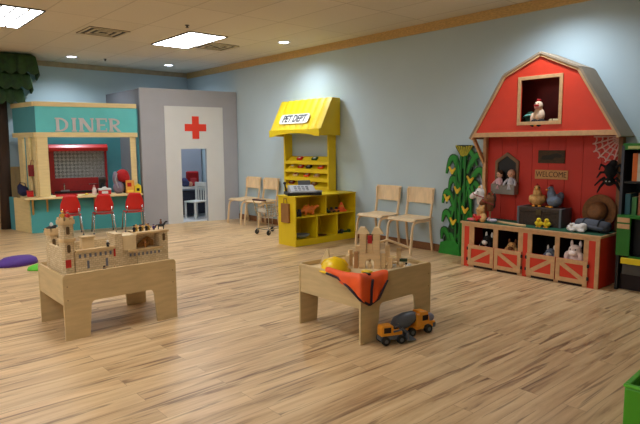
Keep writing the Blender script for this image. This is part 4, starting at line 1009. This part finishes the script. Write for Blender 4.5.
for i in range(4):
    a, b = Vector((X(GX[i]), GZ[i])), Vector((X(GX[i+1]), GZ[i+1])); t = (b-a).normalized(); n = Vector((-t.y, t.x))
    if n.y < 0: n = -n
    aa, bb = a-t*(.03 if i == 0 else 0), b+t*(.03 if i == 3 else 0)
    MB().prism([tuple(aa), tuple(bb), tuple(bb+n*.022), tuple(aa+n*.022)], 'y', Y(UF-.02), Y(5.965)).build('roof_panel', roofm, bn_, bevel=.001)
    MB().prism([tuple(aa-n*.022), tuple(bb-n*.022), tuple(bb), tuple(aa)], 'y', Y(UF-.013), Y(UF-.001)).build('roof_trim', barnwood, bn_)

# ------------------------------------------------------------------ plush animals and dolls
def plush(name, label, cat, loc, rz, mt, balls, extras=(), tubes=(), vox=.008, group=None):
    t = thing(name, label, cat, loc, rz, group)
    mb = MB()
    for b in balls: mb.ball(*b)
    for p, r in tubes: mb.tube(p, r, 10)
    mb.build('body', mt, t, remesh=vox)
    for nm, m2, bl in extras:
        if nm in ('ear', 'eye', 'foot'):
            for b in bl: MB().ball(*b).build(nm, m2, t, smooth=True)
            continue
        e = MB()
        for b in bl: e.ball(*b)
        e.build(nm, m2, t, smooth=True)
    return t
FZ = .5255
# all face local -Y
def hen(loc, rz, mt, label, sc=1.0):
    s = sc
    return plush('plush_hen', label, 'plush toy', loc, rz, mt, [((0, .01*s, .075*s), (.075*s, .085*s, .075*s)), ((0, -.03*s, .145*s), (.045*s, .045*s, .06*s)), ((0, -.04*s, .20*s), (.034*s, .036*s, .036*s)), ((0, .08*s, .12*s), (.04*s, .035*s, .05*s)), ((-.07*s, .01*s, .08*s), (.02*s, .055*s, .045*s)), ((.07*s, .01*s, .08*s), (.02*s, .055*s, .045*s))],
        [('comb', MATS['cloth_red'], [((0, -.045*s, .238*s), (.008*s, .016*s, .014*s)), ((0, -.025*s, .236*s), (.008*s, .014*s, .014*s))]), ('beak', orange_t, [((0, -.08*s, .195*s), (.01*s, .018*s, .009*s))]),
         ('eye', black, [((.022*s, -.066*s, .21*s), .006*s), ((-.022*s, -.066*s, .21*s), .006*s)]), ('foot', orange_t, [((.03*s, -.05*s, .008*s), (.018*s, .03*s, .008*s)), ((-.03*s, -.05*s, .008*s), (.018*s, .03*s, .008*s))])])
tk = thing('wicker_trunk', 'dark brown wicker trunk on the green barn counter', 'trunk', (-2.905, 5.80, FZ))
MB().box(-.235, .235, -.11, .11, 0, .15).build('body', wicker, tk, bevel=.006)
MB().box(-.243, .243, -.117, .117, .15, .20).build('lid', wicker, tk, bevel=.008)
for x in (-.237, .237): MB().box(x-.012, x+.012, -.12, .12, 0.0, .202).build('corner_band', grey_toy, tk, bevel=.003)
MB().box(-.03, .03, -.124, -.115, .12, .18).build('clasp', M('clasp', (90, 76, 50), .4, metal=.6), tk, bevel=.002)
hen((-2.985, 5.80, FZ+.202), R(20), plush_t, 'tan plush hen standing on the wicker trunk')
hen((-2.80, 5.80, FZ+.202), R(-35), plush_g, 'blue grey plush hen standing on the wicker trunk', .98)
def chick(loc, rz, label):
    return plush('plush_chick', label, 'plush toy', loc, rz, plush_y, [((0, 0, .036), (.034, .036, .036)), ((0, -.008, .074), (.026, .027, .026)), ((-.033, 0, .04), (.010, .022, .018)), ((.033, 0, .04), (.010, .022, .018)), ((0, .034, .045), (.012, .018, .012))],
        [('beak', orange_t, [((0, -.037, .072), (.007, .012, .006))]), ('eye', black, [((.012, -.03, .082), .004), ((-.012, -.03, .082), .004)]), ('foot', orange_t, [((.014, -.02, .005), (.012, .02, .005)), ((-.014, -.02, .005), (.012, .02, .005))])], vox=.005, group='yellow plush chicks')
chick((-2.875, 5.64, FZ), R(10), 'yellow plush chick, left of the pair before the wicker trunk')
chick((-2.785, 5.64, FZ), R(-10), 'yellow plush chick, right of the pair before the wicker trunk')
plush('plush_lamb', 'white plush animal lying on the barn counter in front of the grey roll', 'plush toy', (-2.455, 5.60, FZ), R(0), plush_w,
    [((.02, 0, .04), (.085, .045, .04)), ((-.06, -.01, .035), (.04, .035, .033)), ((.06, 0, .065), (.04, .035, .03)), ((-.03, -.04, .016), (.035, .016, .016)), ((.06, -.04, .016), (.04, .016, .016))],
    [('ear', plush_w, [((-.045, .02, .07), (.018, .008, .016)), ((-.045, -.03, .07), (.018, .008, .016))]), ('nose', black, [((-.098, -.012, .034), .006)]), ('eye', black, [((-.082, -.032, .048), .005), ((-.082, .012, .048), .005)])])
gr = thing('blanket_roll', 'grey rolled blanket in front of the brown straw hat', 'blanket', (-2.325, 5.72, FZ), R(-14))
sp = []
mb = MB()
mb.tube([(-.20, 0, .062), (-.12, .0, .064), (0, 0, .062), (.14, 0, .058)], [.05, .062, .06, .055], 18)
mb.build('roll', M('felt_grey', (78, 80, 88), .9, .14, 26, bump=.3), gr, smooth=True)
MB().tube([(-.16, -.062, .05), (-.05, -.07, .05), (.06, -.066, .045), (.13, -.06, .04)], [.018, .022, .02, .018], 10).build('fold', MATS['felt_grey'], gr, smooth=True)
for x in (-.1, .07): MB().tube([(x, .066*math.sin(q), .064-.066*math.cos(q)) for q in [R(20+i*20) for i in range(17)]], .006, 6).build('strap', M('strap_dark', (40, 38, 42), .8), gr)
ht = thing('straw_hat', 'brown straw hat leaning on the barn back wall at the right', 'hat', (-2.36, 5.90, FZ+.005), R(-8))
hm = Matrix.Translation((0, -.012, .18)) @ Matrix.Rotation(R(80), 4, 'X')
MB().lathe([(.001, .115), (.05, .112), (.085, .095), (.098, .04), (.102, .012), (.15, .004), (.178, .012), (.18, .006), (.15, -.004), (.09, 0)], n=32, mat=hm).build('crown', straw, ht, smooth=True)
MB().lathe([(.1025, .012), (.1015, .038), (.099, .040), (.098, .010)], n=32, mat=hm).build('band', M('hat_band', (84, 46, 30), .7), ht, smooth=True)
# hobby horses
def hobby(loc, rz, mt, mane, label, lean, ht_=.36):
    t = thing('hobby_horse', label, 'hobby horse', loc, rz)
    t.rotation_euler = (0, R(lean), rz)
    MB().tube([(0, 0, .0), (0, 0, ht_-.12)], .011, 10).build('stick', barnwood, t, smooth=True)
    MB().tube([(0, 0, ht_-.14), (0, .0, ht_-.04)], [.035, .045], 14).ball((0, -.005, ht_), (.045, .055, .058)).ball((0, -.075, ht_-.035), (.033, .055, .036), (R(35), 0, 0)).build('head', mt, t, remesh=.008)
    for s in (-1, 1): MB().ball((s*.026, .01, ht_+.065), (.010, .012, .026)).build('ear', mt, t, smooth=True)
    MB().ball((0, .045, ht_+.01), (.016, .02, .06)).ball((0, .04, ht_-.06), (.014, .018, .05)).ball((0, -.005, ht_+.06), (.016, .025, .018)).build('mane', mane, t, smooth=True)
    MB().tube([(-.036, -.08, ht_-.02), (0, -.085, ht_+.004), (.036, -.08, ht_-.02), (.05, -.02, ht_-.04), (.042, .04, ht_-.06)], .005, 6).build('bridle', M('bridle_red', (150, 40, 36), .7), t)
    for s in (-1, 1): MB().ball((s*.040, -.035, ht_+.012), .007).build('eye', black, t, smooth=True)
    return t
hobby((-3.60, 5.65, FZ), R(-50), plush_w, plush_t, 'white hobby horse head at the left end of the barn counter', -2, .325)
hobby((-3.50, 5.70, FZ), R(-60), plush_b, M('mane_dark', (60, 34, 20), .9, .2, 40), 'brown hobby horse head leaning beside the white one', 4, .255)
plush('plush_pony', 'small tan plush with a red scarf sitting below the hobby horses', 'plush toy', (-3.535, 5.575, FZ), R(-20), plush_t,
    [((0, 0, .055), (.07, .055, .055)), ((0, -.015, .13), (.05, .048, .045)), ((-.065, -.03, .032), (.036, .036, .032)), ((.065, -.03, .032), (.036, .036, .032))],
    [('scarf', redp, [((-.05, -.05, .06), (.034, .02, .028)), ((.0, -.06, .04), (.028, .018, .032)), ((.035, -.055, .055), (.034, .018, .024))]), ('ear', plush_t, [((-.035, 0, .170), (.016, .012, .018)), ((.035, 0, .170), (.016, .012, .018))]), ('eye', black, [((-.016, -.06, .138), .005), ((.016, -.06, .138), .005)])])
pr_ = thing('pink_cloth', 'pink and red cloth lying at the front left corner of the barn counter', 'cloth', (-3.655, 5.55, FZ))
MB().ball((0, 0, .018), (.05, .035, .018)).ball((.03, -.01, .02), (.03, .02, .02)).build('cloth', M('cloth_pinkred', (196, 50, 62), .8, .25, 30, rgb2=(222, 120, 130)), pr_, remesh=.006)
ww = thing('white_mouse', 'small white plush beside the tan plush on the barn counter', 'plush toy', (-3.40, 5.60, FZ), R(30))
MB().ball((0, 0, .022), (.05, .028, .022)).ball((-.045, 0, .028), (.024, .022, .02)).build('body', M('plush_lilac', (206, 190, 200), .95, .1, 40), ww, remesh=.006)
for s in (-1, 1): MB().ball((-.04, s*.018, .048), (.010, .006, .012)).build('ear', pink, ww, smooth=True)
st = MB().prism([(0, -.014), (.15, -.06), (.36, -.13), (.40, -.095), (.38, -.06), (.16, -.02), (.01, .014)], 'z', 0, .016).build('wooden_stick', M('stick_pale', (222, 180, 128), .6, .08, 12), loc=(-3.38, 5.66, FZ), bevel=.003)
tag(st, 'pale flat wooden stick lying along the front of the barn counter', 'stick')
# window box with two dolls
wb = thing('doll_window', 'arched barn window with a grey planter box on the red barn wall', 'window box', (-3.44, 5.947, .83))
MB().plate([(-.15, 0), (.15, 0), (.15, .38), (.0, .48), (-.15, .38)], [[(-.115, .03), (.115, .03), (.115, .36), (0, .44), (-.115, .36)]], 'y', -.02, 0).build('frame', M('window_wood', (128, 96, 66), .6, .1, 12), wb, bevel=.002)
MB().plate([(-.12, .025), (.12, .025), (.12, .365), (0, .445), (-.12, .365)], [], 'y', -.006, 0).build('backing', black, wb)
pb = MB(); pb.box(-.14, .14, -.09, -.02, .012, .055).box(-.15, .15, -.10, -.09, .0, .115).box(-.15, -.14, -.09, -.02, 0, .115).box(.14, .15, -.09, -.02, 0, .115).box(-.14, .14, -.09, -.02, 0, .0119)
pb.build('planter', M('planter_grey', (140, 132, 124), .6, .1, 12), wb, bevel=.002)
def doll(loc, rz, label, dress, hair, hh=.23):
    s = hh/.23; t = thing('doll', label, 'doll', loc, rz, 'dolls in the barn window box')
    MB().lathe([(.05*s, 0), (.045*s, .05*s), (.03*s, .11*s), (.018*s, .135*s)], n=16).tube([(.03*s, 0, .115*s), (.06*s, -.02*s, .08*s), (.06*s, -.05*s, .05*s)], .014*s, 8).tube([(-.03*s, 0, .115*s), (-.06*s, -.02*s, .08*s), (-.06*s, -.05*s, .05*s)], .014*s, 8).build('dress', dress, t, smooth=True)
    hd = MB().ball((0, 0, .17*s), (.036*s, .036*s, .042*s)).ball((0, -.036*s, .165*s), .006*s).ball((.036*s, 0, .168*s), .008*s).ball((-.036*s, 0, .168*s), .008*s).build('head', skin, t, smooth=True)
    MB().ball((0, .008*s, .182*s), (.041*s, .038*s, .040*s)).ball((0, .03*s, .15*s), (.034*s, .02*s, .04*s)).build('hair', hair, hd, smooth=True)
    for e in (-1, 1): MB().ball((e*.013*s, -.034*s, .172*s), .0045*s).build('eye', black, hd)
    MB().ball((0, -.034*s, .152*s), (.009*s, .003*s, .003*s)).build('mouth', redp, hd)
    return t
doll((-3.505, 5.892, .885), R(-20), 'doll with brown hair and pink dress, left in the barn window box', M('dress_pink', (236, 196, 204), .8, .15, 30), M('hair_brown', (74, 44, 26), .9))
doll((-3.36, 5.892, .885), R(10), 'doll with pale face and grey dress, right in the barn window box', M('dress_grey', (206, 206, 218), .8, .15, 30), M('hair_pinkish', (206, 160, 132), .9), .24)
# signs on the barn wall
sg = thing('wood_plaque', 'dark weathered wooden plaque high on the red barn wall', 'sign', (-2.915, 5.947, 1.195))
MB().box(-.15, .15, -.014, 0, 0, .14).build('board', M('plaque_wood', (92, 62, 30), .7, .3, 18, stretch=(1, 1, 5), rgb2=(52, 40, 24)), sg, bevel=.004)
MB().prism([(-.11, .04), (.02, .04), (.05, .07), (.10, .06), (.12, .09), (.06, .11), (-.02, .09), (-.10, .08)], 'y', -.018, -.013).build('carving', M('plaque_dark', (40, 36, 26), .7), sg)
sg = thing('welcome_sign', 'tan wooden sign with dark lettering below the dark plaque', 'sign', (-2.91, 5.947, 1.02), 0); sg.rotation_euler = (0, 0, 0)
MB().box(-.185, .185, -.012, 0, 0, .10).build('board', M('sign_tan', (204, 152, 92), .6, .1, 14, stretch=(1, 1, 5)), sg, bevel=.002)
text_mesh('lettering', 'WELCOME', .085, M('sign_brown', (84, 40, 20), .6), sg, (0, -.0125, .05), (R(90), 0, 0), sx=.84)
# rope web and spider at the right corner
wbx = thing('rope_web', 'pale pink rope spider web in the upper right corner under the barn roof', 'web', (-2.20, 5.937, 1.475))
wm = M('web_rope', (236, 186, 178), .8, .05, 20)
mb = MB(); angs = [R(180+90*i/6) for i in range(7)]; lens = [.27, .29, .31, .31, .30, .30, .27]
tip = [(l*math.cos(a), 0, l*math.sin(a)) for a, l in zip(angs, lens)]
for p in tip: mb.tube([(0, 0, 0), p],   .0085, 6)
mb.build('spoke', wm, wbx)
mb = MB()
for f in (.3, .5, .7, .92):
    for a, b in zip(tip, tip[1:]):
        A = Vector(a)*f; B = Vector(b)*f; mb.tube([A, (A+B)/2*.94, B], .0075, 6)
mb.build('ring', wm, wbx)
sp = plush('plush_spider', 'black plush spider hanging below the rope web', 'plush toy', (-2.235, 5.80, 1.12), R(0), plush_k,
    [((0, 0, .02), (.06, .05, .08)), ((0, -.02, -.09), (.048, .045, .045)), ((.02, .0, .09), (.04, .035, .035))],
    [('eye', white, [((.016, -.062, -.085), .007), ((-.016, -.062, -.085), .007)])],
    [([(s*.05, 0, z0), (s*.09, -.02, z0+dz), (s*l, -.01, z0+dz-.06)], [.016, .013, .008]) for s in (-1, 1) for z0, dz, l in ((.05, .03, .11), (.0, .0, .13), (-.05, -.03, .15), (-.09, -.06, .12))], vox=.007)
# animals in the stalls
SZ = .12
def sitter(name, loc, rz, label, mt, patch, patch_m, ear_m, big=1.0, ears='point'):
    s = big
    ex = [(('ear'), ear_m, [((-.034*s, 0, .222*s), (.012*s, .01*s, .03*s)), ((.034*s, 0, .222*s), (.012*s, .01*s, .03*s))] if ears == 'point' else [((-.055*s, 0, .165*s), (.016*s, .014*s, .034*s)), ((.055*s, 0, .165*s), (.016*s, .014*s, .034*s))]),
          ('eye', black, [((-.02*s, -.055*s, .185*s), .006*s), ((.02*s, -.055*s, .185*s), .006*s)]), ('muzzle', patch_m, [((0, -.06*s, .155*s), (.03*s, .024*s, .022*s))])]
    if patch: ex.append(('patch', patch_m, patch))
    return plush(name, label, 'plush toy', loc, rz, mt, [((0, .01*s, .07*s), (.065*s, .06*s, .075*s)), ((0, -.015*s, .172*s), (.05*s, .05*s, .048*s)), ((-.05*s, -.04*s, .03*s), (.026*s, .04*s, .028*s)), ((.05*s, -.04*s, .03*s), (.026*s, .04*s, .028*s)), ((-.055*s, -.03*s, .12*s), (.022*s, .03*s, .045*s)), ((.055*s, -.03*s, .12*s), (.022*s, .03*s, .045*s))], ex)
sitter('plush_cow', (-3.425, 5.575, SZ), R(-10), 'black and white plush cow in the leftmost barn stall', plush_k, [((0, -.05, .10), (.035, .022, .04)), ((-.078, -.045, .13), (.02, .02, .025)), ((.0, -.045, .20), (.014, .018, .028))], plush_w, plush_w, 1.18)
sitter('plush_dog', (-3.135, 5.575, SZ+.0), R(10), 'tan plush dog in the second barn stall from the left', plush_t, [((.06, -.03, .11), (.018, .02, .03))], plush_b, plush_b, 1.0)
sitter('plush_cat', (-2.70, 5.58, SZ), R(5), 'grey and white plush cat low in the third barn stall', plush_g, [((0, -.05, .14), (.03, .02, .02))], plush_w, plush_w, .95)
sitter('plush_sheep', (-2.44, 5.572, SZ), R(0), 'fluffy pinkish white plush sheep in the rightmost barn stall', M('plush_pinkwhite', (244, 224, 218), .95, .08, 50, bump=.6), [((0, -.03, .215), (.05, .04, .03))], MATS['plush_pinkwhite'], MATS['plush_pinkwhite'], 1.28)
# loft
rt = plush('plush_rooster', 'white plush rooster with red comb and black tail in the loft window', 'plush toy', (-2.96, 5.72, 1.508), R(0), M('plush_cream', (230, 200, 170), .95, .1, 50),
    [((0, 0, .20), (.06, .055, .08)), ((0, -.02, .30), (.045, .045, .05)), ((-.07, -.01, .16), (.022, .03, .07))],
    [('comb', MATS['cloth_red'], [((0, -.01, .355), (.03, .03, .018)), ((0, -.066, .30), (.03, .012, .012))]), ('face', pink, [((0, -.055, .28), (.03, .018, .022))]), ('trousers', plush_k, [((-.03, -.03, .105), (.055, .06, .055)), ((.04, -.03, .105), (.055, .06, .055)), ((0, 0, .06), (.06, .05, .06))]), ('eye', black, [((-.016, -.06, .318), .006), ((.016, -.06, .318), .006)]), ('foot', orange_t, [((0.0, -.07, .10), (.022, .02, .022))])])
gb = thing('green_bundle', 'dark green bundle with a pale stripe at the left in the loft window', 'toy', (-3.09, 5.78, 1.508), R(0))
MB().ball((0, 0, .12), (.075, .07, .12)).ball((.02, -.03, .2), (.05, .05, .05)).build('body', M('bundle_green', (20, 62, 44), .8, .2, 20), gb, remesh=.012)
MB().tube([(-.07, -.03, .18), (-.02, -.075, .20), (.05, -.07, .21)], .010, 8).build('stripe', M('stripe_teal', (120, 190, 176), .7), gb, smooth=True)
hb = thing('hay_bale', 'small pale hay bale at the right in the loft window', 'hay bale', (-2.77, 5.74, 1.508), R(8))
MB().box(-.075, .075, -.05, .05, 0, .155).build('bale', M('hay', (190, 170, 126), .9, .25, 60, bump=.8), hb, bevel=.012)
for x in (-.035, .035): MB().box(x-.004, x+.004, -.052, .052, -0.0, .157).build('twine', straw, hb)

# ------------------------------------------------------------------ green bookcase right of the barn
bc = thing('green_bookcase', 'dark bookcase with green frame and yellow bar, cut by the right edge', 'bookcase', (-2.085, 5.62, 0))
mb = lambda *b: MB().box(*b)
mb(0, .90, .34, .36, 0, 1.40).build('back_panel', black, bc)
mb(0, .025, .02, .34, .70, 1.385).build('side_panel', M('case_grey', (58, 58, 66), .5), bc); mb(.875, .90, .02, .34, .70, 1.385).build('side_panel', MATS['case_grey'], bc)
mb(0, .025, .02, .34, 0, .70).build('side_panel', black, bc); mb(.875, .90, .02, .34, 0, .70).build('side_panel', black, bc)
mb(0, .12, -.0, .02, .34, .70).build('front_post', green_case, bc, bevel=.002); mb(.78, .90, 0, .02, .34, .70).build('front_post', green_case, bc, bevel=.002)
mb(.025, .875, .06, .34, .32, .34).build('shelf', black, bc); mb(.12, .78, .10, .12, .34, .70).build('inner_panel', black, bc)
mb(0.0, .90, -.005, .34, .70, .73).build('shelf', green_case, bc, bevel=.003)
mb(.12, .78, -.004, .03, .325, .34).build('green_ledge', green_case, bc, bevel=.002)
mb(.06, .90, -.03, -.0, .27, .325).build('yellow_bar', yellow, bc, bevel=.003)
mb(.06, .90, .02, .05, .16, .27).build('bumper', M('case_darkgrey', (70, 66, 62), .5), bc); mb(0, .90, .08, .10, 0, .16).build('kick_panel', dark, bc)
mb(.025, .875, .04, .34, 1.03, 1.05).build('shelf', black, bc)
mb(.02, .92, -.01, .36, 1.385, 1.405).build('top_board', green_case, bc, bevel=.003); mb(.04, .92, -.02, .0, 1.345, 1.385).build('top_rail', green_case, bc, bevel=.002); mb(.07, .92, -.026, -.02, 1.355, 1.38).build('pale_strip', M('strip_pale', (186, 190, 120), .5), bc)
for z in (.60, .66): mb(.005, .115, -.008, 0, z, z+.045).build('wood_plate', barnwood, bc, bevel=.002)
bk = thing('picture_book', 'white picture book with an orange spine and dark drawings, upright in the bookcase', 'book', (-1.995, 5.68, 1.05), R(6)); 
MB().box(0, .30, 0, .025, 0, .26).build('cover', M('book_white', (210, 204, 188), .5), bk, bevel=.002); MB().box(-.003, .04, -.003, .028, 0, .262).build('spine', M('book_orange', (224, 112, 40), .5), bk, bevel=.002)
MB().ball((.15, -.0, .19), (.05, .003, .03)).ball((.20, -.0, .09), (.045, .003, .05)).ball((.11, 0, .08), (.03, .003, .025)).build('drawing', black, bk)
for i, (x, w_, h_, mt, lb) in enumerate(((.04, .05, .20, M('book_teal', (40, 96, 110), .5), 'teal book at the left of the middle bookcase shelf'), (.10, .045, .17, M('book_green', (60, 120, 60), .5), 'green book second from left on the middle bookcase shelf'), (.155, .06, .21, M('book_brown', (150, 84, 50), .5), 'brown red book on the middle bookcase shelf near the photo edge'), (.225, .04, .22, white, 'white book on the middle bookcase shelf at the photo edge'))):
    b = thing('book', lb, 'book', (-2.085+x, 5.68, .73), 0, 'books on the middle bookcase shelf')
    MB().box(0, w_-.004, 0, .16, 0, h_).build('cover', mt, b, bevel=.002); MB().box(.003, w_-.007, .003, .163, .004, h_+.001).build('pages', birch_edge, b)

# ------------------------------------------------------------------ world and view
wd = bpy.data.worlds.new('world'); SC.world = wd; wd.use_nodes = True
wd.node_tree.nodes['Background'].inputs['Color'].default_value = (.5, .5, .5, 1); wd.node_tree.nodes['Background'].inputs['Strength'].default_value = .1
vs = SC.view_settings; vs.view_transform = 'Standard'; vs.look = 'None'; vs.exposure = -0.15; vs.gamma = 1; vs.use_curve_mapping = False
